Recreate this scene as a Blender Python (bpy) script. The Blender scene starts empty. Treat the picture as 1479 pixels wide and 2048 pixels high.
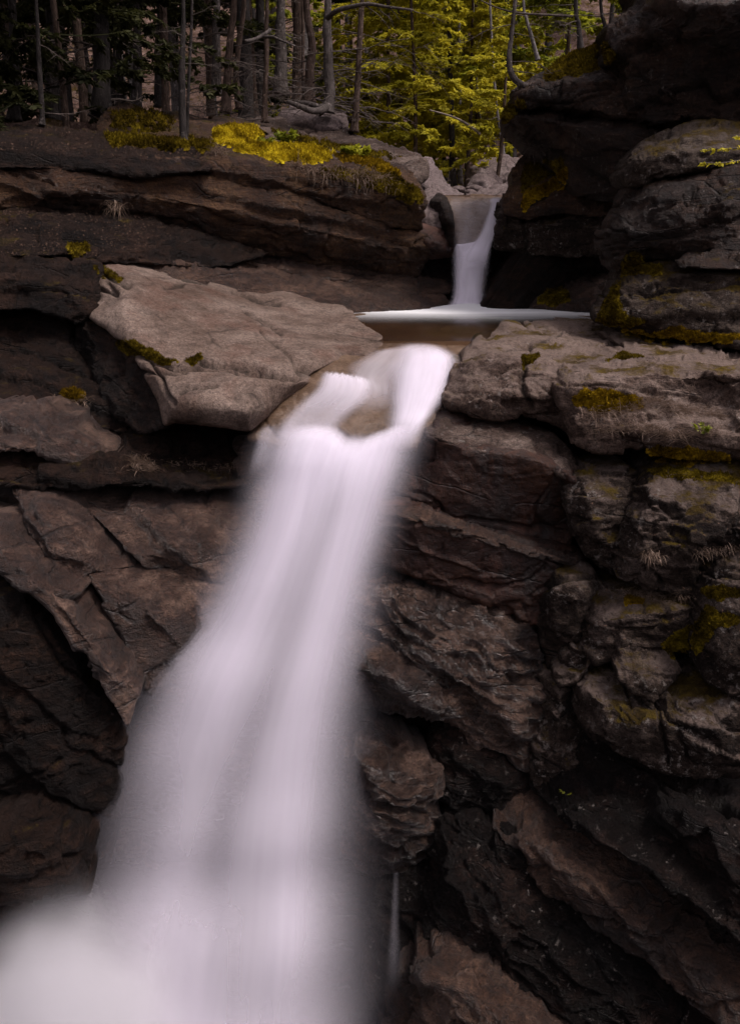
import bpy, math, random
import numpy as np
from mathutils import Vector, Euler
from mathutils.geometry import delaunay_2d_cdt
from mathutils.bvhtree import BVHTree

rnd = random.Random(7)
C = bpy.context.scene.collection
sc = bpy.context.scene

# ------------------------------------------------------------ camera, sky, sun, exposure
FPX = 1593.0                       # focal length in photograph pixels (28 mm on a 36 mm high frame)
PITCH = math.radians(18.2)
CP, SP = math.cos(PITCH), math.sin(PITCH)
cam = bpy.data.objects.new('camera', bpy.data.cameras.new('camera')); C.objects.link(cam)
cam.data.sensor_fit = 'VERTICAL'; cam.data.sensor_height = 36.0; cam.data.lens = 28.0
cam.location = (0, 0, 0); cam.rotation_euler = (math.radians(90) - PITCH, 0, 0)
cam.data.clip_start = 0.05; cam.data.clip_end = 1000
sc.camera = cam
SUN_EL, SUN_AZ = 60.0, 112.0        # elevation; azimuth from +Y towards +X (degrees)
w = bpy.data.worlds.new('World'); sc.world = w; w.use_nodes = True
nt = w.node_tree; nt.nodes.clear()
sky = nt.nodes.new('ShaderNodeTexSky'); sky.sky_type = 'NISHITA'; sky.sun_disc = False
sky.sun_elevation = math.radians(SUN_EL); sky.sun_rotation = math.radians(SUN_AZ)
sky.air_density = 1.0; sky.dust_density = 4.0
hs = nt.nodes.new('ShaderNodeHueSaturation'); hs.inputs['Saturation'].default_value = 0.12
mx = nt.nodes.new('ShaderNodeMix'); mx.data_type = 'RGBA'; mx.blend_type = 'MULTIPLY'; mx.inputs[0].default_value = 1
mx.inputs[7].default_value = (1.0, 0.895, 0.97, 1)
bg = nt.nodes.new('ShaderNodeBackground'); bg.inputs[1].default_value = 0.105
ow = nt.nodes.new('ShaderNodeOutputWorld')
nt.links.new(sky.outputs[0], hs.inputs['Color']); nt.links.new(hs.outputs[0], mx.inputs[6])
nt.links.new(mx.outputs[2], bg.inputs[0]); nt.links.new(bg.outputs[0], ow.inputs[0])
sl = bpy.data.lights.new('sun', 'SUN'); sl.energy = 1.5; sl.angle = math.radians(14); sl.color = (1.0, 0.9, 0.84)
so = bpy.data.objects.new('sun', sl); C.objects.link(so)
_d = Vector((math.sin(math.radians(SUN_AZ)) * math.cos(math.radians(SUN_EL)),
             math.cos(math.radians(SUN_AZ)) * math.cos(math.radians(SUN_EL)), math.sin(math.radians(SUN_EL))))
so.rotation_euler = _d.to_track_quat('Z', 'Y').to_euler(); so.location = (6, 4, 30)
sc.view_settings.view_transform = 'Standard'; sc.view_settings.look = 'None'
sc.view_settings.gamma = 1; sc.view_settings.use_curve_mapping = False
sc.view_settings.exposure = 0.76
sc.render.engine = 'CYCLES'
sc.cycles.transparent_max_bounces = 48; sc.cycles.volume_bounces = 3; sc.cycles.volume_step_rate = 1.5; sc.cycles.volume_max_steps = 64; sc.cycles.max_bounces = 6; sc.cycles.diffuse_bounces = 3
sc.cycles.glossy_bounces = 2; sc.cycles.use_denoising = True; sc.cycles.caustics_reflective = False
sc.cycles.caustics_refractive = False

# ------------------------------------------------------------ helpers
def P(px, py, Y):
    """the world point at forward distance Y that stands in the direction of photograph pixel px, py"""
    v = (1024 - py) / FPX; t = Y / (CP + v * SP)
    return ((px - 739.5) / FPX * t, Y, t * (-SP + v * CP))

def ray_t(py, Y): return Y / (CP + (1024 - py) / FPX * SP)

def PV(a):
    a = np.asarray(a, float); v = (1024 - a[:, 1]) / FPX; t = a[:, 2]
    return np.stack([(a[:, 0] - 739.5) / FPX * t, t * (CP + v * SP), t * (-SP + v * CP)], 1)

def _h(i, j, k, s):
    n = (i * 374761393 + j * 668265263 + k * 2147483647 % 4294967291 + k * 1274126177 + s * 144665) & 0xffffffff
    n = ((n ^ (n >> 13)) * 1274126177) & 0xffffffff
    n = ((n ^ (n >> 16)) * 2246822519) & 0xffffffff
    return ((n ^ (n >> 15)) & 0xffff) / 65535.0

def vnoise(p, s=0):
    p = np.asarray(p, float); i = np.floor(p).astype(np.int64); f = p - i; u = f * f * f * (f * (f * 6 - 15) + 10)
    x, y, z = i[:, 0], i[:, 1], i[:, 2]; a, b, c = u[:, 0], u[:, 1], u[:, 2]
    def L(dy, dz): return _h(x, y + dy, z + dz, s) * (1 - a) + _h(x + 1, y + dy, z + dz, s) * a
    return ((L(0, 0) * (1 - b) + L(1, 0) * b) * (1 - c) + (L(0, 1) * (1 - b) + L(1, 1) * b) * c) * 2 - 1

def fbm(p, octs=4, s=0, gain=.5):
    p = np.asarray(p, float); o = 0; a = 1.0; tot = 0
    for k in range(octs):
        o = o + a * vnoise(p * 2 ** k + 17.3 * k, s + k * 31); tot += a; a *= gain
    return o / tot

def sstep(a, b, x):
    t = np.clip((x - a) / (b - a), 0, 1); return t * t * (3 - 2 * t)

def mesh_obj(name, V, F, mat=None, parent=None, smooth=True, attr=None, origin=None):
    V = np.asarray(V, float)
    me = bpy.data.meshes.new(name)
    if origin is None: origin = (0, 0, 0) if parent else (float((V[:, 0].min() + V[:, 0].max()) / 2), float((V[:, 1].min() + V[:, 1].max()) / 2), float(V[:, 2].min()))
    W = V - np.asarray(origin)
    me.from_pydata(W.tolist(), [], F if isinstance(F, list) else F.tolist())
    if smooth: me.polygons.foreach_set('use_smooth', [True] * len(me.polygons))
    if attr:
        for k, a in attr.items():
            at = me.attributes.new(k, 'FLOAT', 'POINT'); at.data.foreach_set('value', np.asarray(a, np.float32))
    me.update()
    if mat: me.materials.append(mat)
    o = bpy.data.objects.new(name, me); C.objects.link(o)
    if parent: o.parent = parent
    else: o.location = origin
    return o

def tag(o, label=None, cat=None, group=None, kind=None):
    if label: o['label'] = label
    if cat: o['category'] = cat
    if group: o['group'] = group
    if kind: o['kind'] = kind
    return o

def empty(name, loc):
    o = bpy.data.objects.new(name, None); C.objects.link(o); o.location = loc; o.empty_display_size = .2; return o

def copy_tree(o, parent=None):
    c = o.copy(); C.objects.link(c)
    if parent: c.parent = parent
    for ch in list(o.children): copy_tree(ch, c)
    return c

# ------------------------------------------------------------ node materials
class NG:
    def __init__(s, name):
        s.m = bpy.data.materials.new(name); s.m.use_nodes = True; s.t = s.m.node_tree; s.t.nodes.clear()
        s.out = s.t.nodes.new('ShaderNodeOutputMaterial')
    def n(s, typ, ins=None, **kw):
        x = s.t.nodes.new('ShaderNode' + typ)
        for k, v in kw.items(): setattr(x, k, v)
        for k, v in (ins or {}).items():
            if isinstance(v, bpy.types.NodeSocket): s.t.links.new(v, x.inputs[k])
            else: x.inputs[k].default_value = v
        return x
    def math(s, op, a, b=0.0, c=None, clamp=False):
        d = {0: a, 1: b}
        if c is not None: d[2] = c
        return s.n('Math', d, operation=op, use_clamp=clamp).outputs[0]
    def noise(s, vec, scale, detail=4, rough=.5, dist=0.0):
        return s.n('TexNoise', {'Vector': vec, 'Scale': scale, 'Detail': detail, 'Roughness': rough, 'Distortion': dist}).outputs[0]
    def ss(s, x, a, b):
        return s.n('MapRange', {0: x, 1: a, 2: b, 3: 0.0, 4: 1.0}, interpolation_type='SMOOTHSTEP').outputs[0]
    def mix(s, f, a, b, bt='MIX'):
        x = s.n('Mix', data_type='RGBA', blend_type=bt)
        for k, v in ((0, f), (6, a), (7, b)):
            if isinstance(v, bpy.types.NodeSocket): s.t.links.new(v, x.inputs[k])
            else: x.inputs[k].default_value = v if k == 0 else (v[0], v[1], v[2], 1)
        return x.outputs[2]
    def ramp(s, f, stops):
        x = s.n('ValToRGB', {0: f}); e = x.color_ramp.elements
        while len(e) < len(stops): e.new(.5)
        for k, (p, c) in enumerate(stops): e[k].position = p; e[k].color = (c[0], c[1], c[2], 1)
        return x.outputs[0]
    def done(s, sh): s.t.links.new(sh, s.out.inputs[0]); return s.m

def rock_mat(name, cols, rough=.75, moss=0.0, lichen=0.0, bump=.6, dip=8, streak=5.0, stain=0.0, spec=.4, red=0.0, crack=.6, grain=1.0, lichen_toplight=0.0, wet=0.0, chroma=1.6):
    def chro(c):
        l = .3 * c[0] + .6 * c[1] + .1 * c[2]; return tuple(max(.0008, l + (x - l) * chroma) for x in c)
    cols = [chro(c) for c in cols]
    g = NG(name)
    geo = g.n('NewGeometry'); pos = geo.outputs['Position']
    mp = g.n('Mapping', {'Vector': pos, 'Rotation': (0, math.radians(-dip), 0), 'Scale': (1, 1, streak)}).outputs[0]
    wv = g.n('Mix', {0: .25, 4: mp, 5: g.n('TexNoise', {'Vector': pos, 'Scale': 1.6, 'Detail': 3.0}).outputs[1]}, data_type='VECTOR').outputs[1]
    big = g.noise(pos, 1.1, 5, .55); st = g.noise(wv, 2.6, 9, .68); mid = g.noise(pos, 9, 6, .62)
    fine = g.noise(pos, 62, 3, .7); mott = g.noise(pos, 24, 5, .72)
    f = g.math('ADD', g.math('MULTIPLY', big, .45), g.math('ADD', g.math('MULTIPLY', st, .4), g.math('MULTIPLY', mid, .2)))
    col = g.ramp(f, [(.38, cols[0]), (.52, cols[1]), (.66, cols[2])])
    # granular speckle
    sp = g.math('MAXIMUM', .15, g.math('ADD', g.math('MULTIPLY', fine, 2.6 * grain), g.math('ADD', g.math('MULTIPLY', mott, 3.0 * grain), 1.0 - 2.8 * grain)))
    spc = g.n('CombineColor', {0: sp, 1: sp, 2: sp}).outputs[0]
    col = g.mix(1.0, col, spc, 'MULTIPLY')
    if red:
        rm = g.ss(g.noise(g.n('Mapping', {'Vector': pos, 'Scale': (1, 1, .4), 'Location': (3, 1, 7)}).outputs[0], 1.7, 5, .6), .5, .66)
        col = g.mix(g.math('MULTIPLY', rm, red), col, g.mix(mott, (.035, .014, .008), (.13, .052, .033)))
    if stain:
        sv = g.n('Mapping', {'Vector': pos, 'Scale': (3.2, 3.2, .45), 'Location': (0, 5, 2)}).outputs[0]
        sm = g.ss(g.noise(sv, 1.2, 6, .6), .5, .64)
        col = g.mix(g.math('MULTIPLY', sm, stain), col, (.014, .011, .010))
    # cracks
    vo = g.n('TexVoronoi', {'Vector': g.n('Mix', {0: .18, 4: mp, 5: g.n('TexNoise', {'Vector': pos, 'Scale': 3.0, 'Detail': 4.0}).outputs[1]}, data_type='VECTOR').outputs[1], 'Scale': .75}, feature='DISTANCE_TO_EDGE').outputs[0]
    ck = g.math('SUBTRACT', 1.0, g.ss(vo, 0.0, .022)); ck = g.math('MULTIPLY', ck, g.ss(g.noise(pos, 1.5, 2), .45, .6))
    col = g.mix(g.math('MULTIPLY', ck, crack), col, (.012, .01, .009))
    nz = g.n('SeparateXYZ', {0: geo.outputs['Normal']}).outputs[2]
    if lichen_toplight:        # upward faces painted lighter as if lit from above, mixed with pale lichen patches
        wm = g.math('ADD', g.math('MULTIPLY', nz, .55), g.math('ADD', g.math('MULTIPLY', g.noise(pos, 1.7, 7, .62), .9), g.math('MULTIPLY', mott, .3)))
        col = g.mix(g.math('MULTIPLY', g.ss(wm, .86, 1.12), lichen_toplight), col, g.mix(mott, tuple(c * .75 for c in cols[2]), tuple(min(.5, c * 1.9) for c in cols[2])))
    if lichen:
        l1 = g.ss(g.noise(pos, 13, 7, .72), .60 - .07 * lichen, .66 - .07 * lichen)
        l2 = g.ss(g.noise(pos, 1.9, 3), .42, .6)
        lm = g.math('MULTIPLY', l1, g.math('MULTIPLY', l2, min(1, .55 + .4 * lichen)))
        col = g.mix(lm, col, g.mix(mott, (.13, .115, .10), (.34, .30, .27)))
    ca = g.n('Attribute', attribute_name='crk').outputs['Fac']      # soil and algae held in the open cracks
    col = g.mix(g.math('MULTIPLY', ca, .9), col, (.012, .009, .006))
    rg = g.math('ADD', g.math('MULTIPLY', st, .3), rough - .15)
    hgt = g.math('ADD', g.math('MULTIPLY', st, 1.0), g.math('ADD', g.math('MULTIPLY', mid, .6), g.math('MULTIPLY', mott, .62)))
    hgt = g.math('SUBTRACT', g.math('ADD', hgt, g.math('MULTIPLY', fine, .26)), g.math('MULTIPLY', ck, .35))
    if moss:
        mm = g.math('ADD', g.math('MULTIPLY', nz, .55), g.math('ADD', g.math('MULTIPLY', g.noise(pos, 2.3, 7, .65), 1.5), g.math('MULTIPLY', mott, .25)))
        mm = g.ss(mm, 1.50 - .45 * moss, 1.74 - .45 * moss)
        mc = g.ramp(g.noise(pos, 6, 6, .7), [(.3, (.018, .012, .004)), (.5, (.07, .045, .008)), (.72, (.15, .105, .012))])
        col = g.mix(mm, col, mc); hgt = g.math('ADD', hgt, g.math('MULTIPLY', g.math('MULTIPLY', mm, fine), .5)); rg = g.math('ADD', rg, g.math('MULTIPLY', mm, .4), clamp=True)
    bp = g.n('Bump', {'Height': hgt, 'Strength': min(1, bump), 'Distance': .115 * max(1, bump)}).outputs[0]
    b = g.n('BsdfPrincipled', {'Base Color': col, 'Roughness': rg, 'Normal': bp, 'Specular IOR Level': spec * .6, 'Coat Weight': wet, 'Coat Roughness': .28, 'Coat Normal': bp})
    return g.done(b.outputs[0])

M = {}
M['pale'] = rock_mat('pale_granite', [(.065, .046, .036), (.125, .096, .080), (.195, .157, .134)], rough=.8, bump=.5, dip=15, streak=2.2, spec=.25, crack=.5, grain=.8, stain=.3, red=.35, chroma=1.25)
M['ledge'] = rock_mat('brown_ledge_rock', [(.008, .005, .0035), (.032, .018, .012), (.10, .066, .045)], rough=.75, bump=.9, dip=10, streak=6, moss=.25, stain=.4, lichen=.1, wet=.2)
M['strata'] = rock_mat('layered_brown_rock', [(.009, .006, .0045), (.034, .021, .016), (.11, .077, .061)], rough=.6, bump=.9, dip=9, streak=6, stain=.5, spec=.5, wet=.4)
M['dark'] = rock_mat('dark_wet_rock', [(.0015, .001, .0008), (.006, .0037, .0028), (.036, .023, .018)], rough=.6, bump=1.1, dip=10, streak=5, stain=.5, spec=.3, lichen_toplight=.2, moss=.12)
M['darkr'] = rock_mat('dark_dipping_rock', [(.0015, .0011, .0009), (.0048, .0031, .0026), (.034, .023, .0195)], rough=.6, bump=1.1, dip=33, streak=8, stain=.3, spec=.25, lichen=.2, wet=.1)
M['red'] = rock_mat('rusty_red_rock', [(.005, .003, .0022), (.019, .009, .0065), (.045, .025, .018)], rough=.65, bump=.5, dip=14, streak=3, red=.9, stain=.6, wet=.3)
M['shelf'] = rock_mat('grey_shelf_granite', [(.025, .018, .0155), (.075, .058, .05), (.16, .134, .12)], rough=.8, bump=.7, dip=8, streak=4, moss=.2, lichen=.4, spec=.25, lichen_toplight=.5)
M['mossy'] = rock_mat('mossy_grey_rock', [(.012, .009, .0075), (.034, .027, .023), (.085, .072, .063)], rough=.85, bump=.9, dip=6, streak=5, moss=.52, lichen=.5, spec=.25, lichen_toplight=.6)
M['bould'] = rock_mat('lichened_boulder', [(.008, .0056, .0047), (.032, .0235, .019), (.12, .096, .084)], rough=.85, bump=1.0, dip=12, streak=3, moss=.5, lichen=.7, spec=.25, lichen_toplight=.8, chroma=1.3)
M['striae'] = rock_mat('wet_wrinkled_rock', [(.005, .0033, .0026), (.042, .0265, .0205), (.24, .172, .14)], rough=.42, bump=1.8, dip=30, streak=6, stain=.4, spec=.8, wet=.8, chroma=1.4)
M['slab'] = rock_mat('brown_dipping_slab', [(.008, .005, .004), (.05, .031, .024), (.19, .135, .108)], rough=.58, bump=1.0, dip=48, streak=3.5, stain=.35, spec=.5, wet=.7, chroma=1.4)
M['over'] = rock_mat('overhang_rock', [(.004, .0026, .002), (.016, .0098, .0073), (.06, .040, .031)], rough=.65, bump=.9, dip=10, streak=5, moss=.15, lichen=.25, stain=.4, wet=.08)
M['grey'] = rock_mat('grey_stream_boulder', [(.06, .049, .045), (.11, .092, .088), (.17, .148, .142)], rough=.8, bump=.4, dip=10, streak=2, lichen=.2)
M['bed'] = rock_mat('stream_worn_rock', [(.05, .036, .027), (.10, .075, .058), (.16, .125, .10)], rough=.35, bump=.35, dip=5, streak=3, spec=.6, crack=.2, grain=.5)
M['mottled'] = rock_mat('mottled_ledge_top', [(.02, .014, .011), (.075, .058, .05), (.22, .185, .165)], rough=.7, bump=1.0, dip=14, streak=5, lichen=.5, red=.15)

def simple(name, c0, c1, scale=8, rough=.9, trans=0.0, spec=.2, detail=5):
    g = NG(name); pos = g.n('NewGeometry').outputs['Position']
    col = g.mix(g.ss(g.noise(pos, scale, detail, .65), .32, .68), c0, c1)
    b = g.n('BsdfPrincipled', {'Base Color': col, 'Roughness': rough, 'Specular IOR Level': spec})
    if not trans: return g.done(b.outputs[0])
    t = g.n('BsdfTranslucent', {'Color': col})
    return g.done(g.n('MixShader', {0: trans, 1: b.outputs[0], 2: t.outputs[0]}).outputs[0])

def bark_mat(name, c0, c1, bump=.8):
    g = NG(name); pos = g.n('NewGeometry').outputs['Position']
    mp = g.n('Mapping', {'Vector': pos, 'Scale': (1, 1, .22)}).outputs[0]
    n1 = g.noise(mp, 26, 6, .7); n2 = g.noise(pos, 4, 5, .65); n3 = g.noise(pos, 60, 3)
    f = g.math('ADD', g.math('MULTIPLY', n1, .6), g.math('MULTIPLY', n2, .4))
    col = g.mix(g.ss(f, .36, .64), c0, c1)
    col = g.mix(g.ss(g.noise(pos, 9, 6, .7), .58, .66), col, tuple(min(1, 1.8 * x + .02) for x in c1))
    bp = g.n('Bump', {'Height': g.math('ADD', n1, g.math('MULTIPLY', n3, .2)), 'Strength': bump, 'Distance': .05}).outputs[0]
    return g.done(g.n('BsdfPrincipled', {'Base Color': col, 'Roughness': .9, 'Normal': bp, 'Specular IOR Level': .2}).outputs[0])

M['bark'] = bark_mat('grey_spruce_bark', (.03, .024, .02), (.13, .11, .1))
M['barkb'] = bark_mat('brown_spruce_bark', (.03, .019, .013), (.11, .075, .057))
M['barkd'] = bark_mat('dark_far_bark', (.012, .010, .009), (.05, .042, .038))
M['barkl'] = bark_mat('pale_far_bark', (.06, .052, .048), (.22, .2, .19))
M['twig'] = simple('dead_twig', (.045, .034, .028), (.14, .115, .1), 6)
M['twigl'] = simple('pale_dead_wood', (.16, .13, .1), (.32, .27, .22), 6)
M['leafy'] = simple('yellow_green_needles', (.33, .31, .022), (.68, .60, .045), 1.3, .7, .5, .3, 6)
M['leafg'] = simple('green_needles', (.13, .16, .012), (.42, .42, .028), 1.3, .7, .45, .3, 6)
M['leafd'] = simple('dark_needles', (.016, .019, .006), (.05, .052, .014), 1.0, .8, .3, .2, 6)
M['fresh'] = simple('fresh_leaf', (.13, .17, .012), (.34, .36, .03), 9, .6, .4, .3)
def moss_mat(name, stops, trans=.2):
    g = NG(name); pos = g.n('NewGeometry').outputs['Position']
    f = g.math('ADD', g.math('MULTIPLY', g.noise(pos, 2.6, 4, .6), .55), g.math('MULTIPLY', g.noise(pos, 22, 5, .75), .45))
    col = g.ramp(f, stops); b = g.n('BsdfDiffuse', {'Color': col}); t = g.n('BsdfTranslucent', {'Color': col})
    return g.done(g.n('MixShader', {0: trans, 1: b.outputs[0], 2: t.outputs[0]}).outputs[0])
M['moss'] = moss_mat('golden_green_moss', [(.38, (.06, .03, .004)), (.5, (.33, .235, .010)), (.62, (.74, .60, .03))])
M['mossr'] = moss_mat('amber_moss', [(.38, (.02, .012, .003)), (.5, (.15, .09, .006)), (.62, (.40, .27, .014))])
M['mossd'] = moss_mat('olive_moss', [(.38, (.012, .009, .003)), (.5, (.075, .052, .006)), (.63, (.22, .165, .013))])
M['grass'] = simple('dry_grass', (.13, .085, .055), (.36, .27, .21), 10, .9, .3)
M['litter'] = simple('leaf_litter', (.03, .018, .012), (.13, .08, .055), 20, .9, .1)
M['floor'] = rock_mat('forest_floor', [(.05, .036, .03), (.12, .09, .078), (.24, .19, .17)], rough=.95, bump=.8, dip=0, streak=1.5, moss=.35, spec=.1, crack=0)
M['peb'] = simple('stream_pebble', (.10, .085, .078), (.27, .24, .22), 4, .7)
# ------------------------------------------------------------ rock builder
def seg_dist(p, a, b):
    d = b - a; L = (d * d).sum() + 1e-12
    t = np.clip(((p - a) @ d) / L, 0, 1); q = a + t[:, None] * d
    return np.sqrt(((p - q) ** 2).sum(1))

def in_poly(p, poly):
    x, y = p[:, 0], p[:, 1]; c = np.zeros(len(p), bool); n = len(poly)
    for i in range(n):
        x1, y1 = poly[i]; x2, y2 = poly[(i + 1) % n]
        if y1 == y2: continue
        k = ((y1 > y) != (y2 > y)) & (x < (x2 - x1) * (y - y1) / (y2 - y1) + x1); c ^= k
    return c

FRONT = []           # (vertices, triangles) of every built rock, for standing small things on them
def strata_disp(p, dip, freq, A, seed, block=.6):
    a = math.radians(dip); n = np.array([math.sin(a), .12, math.cos(a)]); e = np.array([math.cos(a), .3, -math.sin(a)])
    s = p @ n * freq + .55 * fbm(p * .9, 3, seed) + .12 * fbm(p * 5, 2, seed + 5)
    L = np.floor(s).astype(np.int64); f = s - L
    def off(Li):
        q = p @ e * freq * .32 + 9 * _h(Li, Li * 0, Li * 0, seed) + .35 * fbm(p * 1.3, 2, seed + 9)
        B = np.floor(q).astype(np.int64); g = q - B
        h0 = _h(Li, B, B * 0, seed + 3); h1 = _h(Li, B + 1, B * 0, seed + 3)
        hh = h0 + (h1 - h0) * sstep(.93, 1, g)
        return (1 - block) * _h(Li, Li * 0, Li * 0 + 7, seed) + block * hh - .5
    o = off(L); o = o + (off(L + 1) - o) * sstep(.86, 1.0, f)
    groove = np.exp(-((np.minimum(f, 1 - f)) / .05) ** 2)
    return A * (o - .35 * groove * (.4 + .6 * sstep(-.2, .4, fbm(p * 2, 2, seed + 11))) - .25 * f)

def facets(p, seed, dip):
    """chipped, flat-sided relief: every cell of a jittered lattice is a small tilted plane"""
    a = math.radians(dip); R = np.array([[math.cos(a), 0, -math.sin(a)], [0, 1, 0], [math.sin(a), 0, math.cos(a)]]); q0 = p @ R.T * np.array([.55, .8, 1.25])
    out = 0
    for fq, tilt, off in ((2.1, .30, .055), (5.5, .26, .018)):
        q = q0 * fq + .25 * np.stack([vnoise(p * fq * .9 + 3, 1), vnoise(p * fq * .9 + 7, 2), vnoise(p * fq * .9, 3)], 1)
        i0 = np.floor(q).astype(np.int64); best = np.full(len(p), 1e9); val = np.zeros(len(p))
        for dx in (-1, 0, 1):
            for dy in (-1, 0, 1):
                for dz in (-1, 0, 1):
                    c = i0 + np.array([dx, dy, dz]); x, y, z = c[:, 0], c[:, 1], c[:, 2]
                    hx, hy, hz = _h(x, y, z, seed), _h(x, y, z, seed + 1), _h(x, y, z, seed + 2)
                    d = q - c - np.stack([hx, hy, hz], 1); dd = (d * d).sum(1); k = dd < best
                    t = ((d[:, 0] * (hy - .5) + d[:, 1] * (hz - .5) + d[:, 2] * (hx - .35)) * tilt / fq + (_h(x, y, z, seed + 5) - .5) * off)
                    best = np.where(k, dd, best); val = np.where(k, t, val)
        out = out + val
    return out

def rock(name, label, mat, outline, inner=(), rnd_=.15, thick=1.0, amp=.04, fr=1.6, fine=.012, strata=None, cracks=(), s=5.0,
         smooth=6, wrinkle=None, cat=None, kind='thing', back=(0, 1, 0), seed=None, group=None, wob=3.0, joints=1.0, grow=4.0, facet=.7):
    seed = seed if seed is not None else (len(FRONT) * 13 + 5)
    O = np.array(outline, float)
    lv = [(x, y) for x, y, _ in O]; q = [1 / ray_t(y, Y) for x, y, Y in O]; ed = []
    for pl in inner:
        b0 = len(lv)
        for k, (x, y, Y) in enumerate(pl):
            lv.append((x, y)); q.append(1 / ray_t(y, Y))
            if k: ed.append((b0 + k - 1, b0 + k))
    n = len(O)
    r = delaunay_2d_cdt([Vector(v) for v in lv], ed, [list(range(n))], 1, 1e-4)
    LV = np.array([tuple(v) for v in r[0]]); orig = r[3]; Q = np.zeros(len(LV)); q = np.array(q); lv0 = np.array(lv)
    for i, o in enumerate(orig):
        Q[i] = q[o[0]] if len(o) else q[np.argmin(((lv0 - LV[i]) ** 2).sum(1))]
    tris = [tuple(t) for t in r[2]]
    # outline resampled, with a natural wobble
    ob = []
    for i in range(n):
        a, b = O[i], O[(i + 1) % n]; L = math.hypot(b[0] - a[0], b[1] - a[1]); k = max(1, int(round(L / s)))
        for j in range(k): ob.append(a[:2] + (b[:2] - a[:2]) * j / k)
    ob = np.array(ob)
    # round the corners a little, then wobble
    for _ in range(3): ob = (np.roll(ob, 1, 0) + 2 * ob + np.roll(ob, -1, 0)) / 4
    if grow:
        tn = np.roll(ob, -2, 0) - np.roll(ob, 2, 0); nn_ = np.stack([tn[:, 1], -tn[:, 0]], 1); nn_ /= np.linalg.norm(nn_, axis=1)[:, None] + 1e-9
        sa = ((ob[:, 0] * np.roll(ob[:, 1], -1)) - (np.roll(ob[:, 0], -1) * ob[:, 1])).sum(); ob = ob + nn_ * grow * (1 if sa > 0 else -1)
    w3 = np.stack([ob[:, 0] / 38, ob[:, 1] / 38, ob[:, 0] * 0 + seed], 1)
    ob = ob + wob * np.stack([fbm(w3, 4, seed), fbm(w3 + 50, 4, seed)], 1)
    x0, y0 = ob.min(0); x1, y1 = ob.max(0)
    gx, gy = np.meshgrid(np.arange(x0 + s / 2, x1, s), np.arange(y0 + s / 2, y1, s * .9))
    gx = gx + (np.arange(gx.shape[0]) % 2)[:, None] * s / 2
    G = np.stack([gx.ravel(), gy.ravel()], 1); rs = np.random.RandomState(seed); G = G + (rs.rand(*G.shape) - .5) * s * .35
    G = G[in_poly(G, ob)]
    dmin = np.full(len(G), 1e9)
    for i in range(len(ob)):
        a, b = ob[i], ob[(i + 1) % len(ob)]
        near = np.abs(G - a).max(1) < s * 2
        if near.any(): dmin[near] = np.minimum(dmin[near], seg_dist(G[near], a, b))
    G = G[dmin > s * .5]
    A = np.concatenate([ob, G]); nb = len(ob)
    r = delaunay_2d_cdt([Vector(v) for v in A], [], [list(range(nb))], 1, 1e-5)
    if len(r[0]) != len(A):
        A = np.array([tuple(v) for v in r[0]])
    T = np.array([tuple(t) for t in r[2]]); 
    # interpolate 1/t over the coarse triangles
    QQ = np.full(len(A), np.nan)
    for (a, b, c) in tris:
        pa, pb, pc = LV[a], LV[b], LV[c]
        M2 = np.array([[pb[0] - pa[0], pc[0] - pa[0]], [pb[1] - pa[1], pc[1] - pa[1]]]); dt = np.linalg.det(M2)
        if abs(dt) < 1e-6: continue
        uv = (A - pa) @ np.linalg.inv(M2).T
        k = (uv[:, 0] >= -1e-4) & (uv[:, 1] >= -1e-4) & (uv.sum(1) <= 1 + 1e-4) & np.isnan(QQ)
        QQ[k] = Q[a] * (1 - uv[k, 0] - uv[k, 1]) + Q[b] * uv[k, 0] + Q[c] * uv[k, 1]
    bad = np.where(np.isnan(QQ))[0]
    for i in bad:          # wobbled outside the coarse outline: take the nearest point of the outline
        best = (1e18, 0)
        for j in range(n):
            a, b = O[j, :2], O[(j + 1) % n, :2]; d = b - a; t = min(1, max(0, ((A[i] - a) @ d) / ((d @ d) + 1e-9)))
            dd = ((A[i] - a - t * d) ** 2).sum()
            if dd < best[0]: best = (dd, q[j] * (1 - t) + q[(j + 1) % n] * t)
        QQ[i] = best[1]
    tt = 1 / QQ
    E = np.unique(np.sort(np.concatenate([T[:, [0, 1]], T[:, [1, 2]], T[:, [2, 0]]]), 1), axis=0)
    deg = np.bincount(E.ravel(), minlength=len(A)).astype(float) + 1e-9
    def lap(v):
        o = np.zeros_like(v); np.add.at(o, E[:, 0], v[E[:, 1]]); np.add.at(o, E[:, 1], v[E[:, 0]])
        return o / (deg if v.ndim == 1 else deg[:, None])
    for _ in range(smooth): tt = .4 * tt + .6 * lap(tt)
    # round off towards the outline
    d = np.full(len(A), 1e9)
    for i in range(0, nb):
        a, b = A[i], A[(i + 1) % nb]
        k = np.abs(A - a).max(1) < FPX * rnd_ / tt.min() + 3 * s
        d[k] = np.minimum(d[k], seg_dist(A[k], a, b))
    dm = d * tt / FPX; x = np.clip(1 - dm / rnd_, 0, 1)
    tt = tt + rnd_ * .8 * (1 - np.sqrt(np.maximum(0, 1 - x * x * .97)))
    V = PV(np.column_stack([A, tt]))
    def normals(V):
        fn = np.cross(V[T[:, 1]] - V[T[:, 0]], V[T[:, 2]] - V[T[:, 0]]); N = np.zeros_like(V)
        for k in range(3): np.add.at(N, T[:, k], fn)
        N /= np.linalg.norm(N, axis=1)[:, None] + 1e-12
        return N
    N = normals(V)
    flip = (N * V).sum(1).mean() > 0
    if flip: T = T[:, ::-1]; N = -N
    for _ in range(3): N = N + lap(N)
    N /= np.linalg.norm(N, axis=1)[:, None] + 1e-12
    D = amp * fbm(V * fr, 4, seed) + fine * 1.3 * fbm(V * 8, 4, seed + 77)
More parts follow.
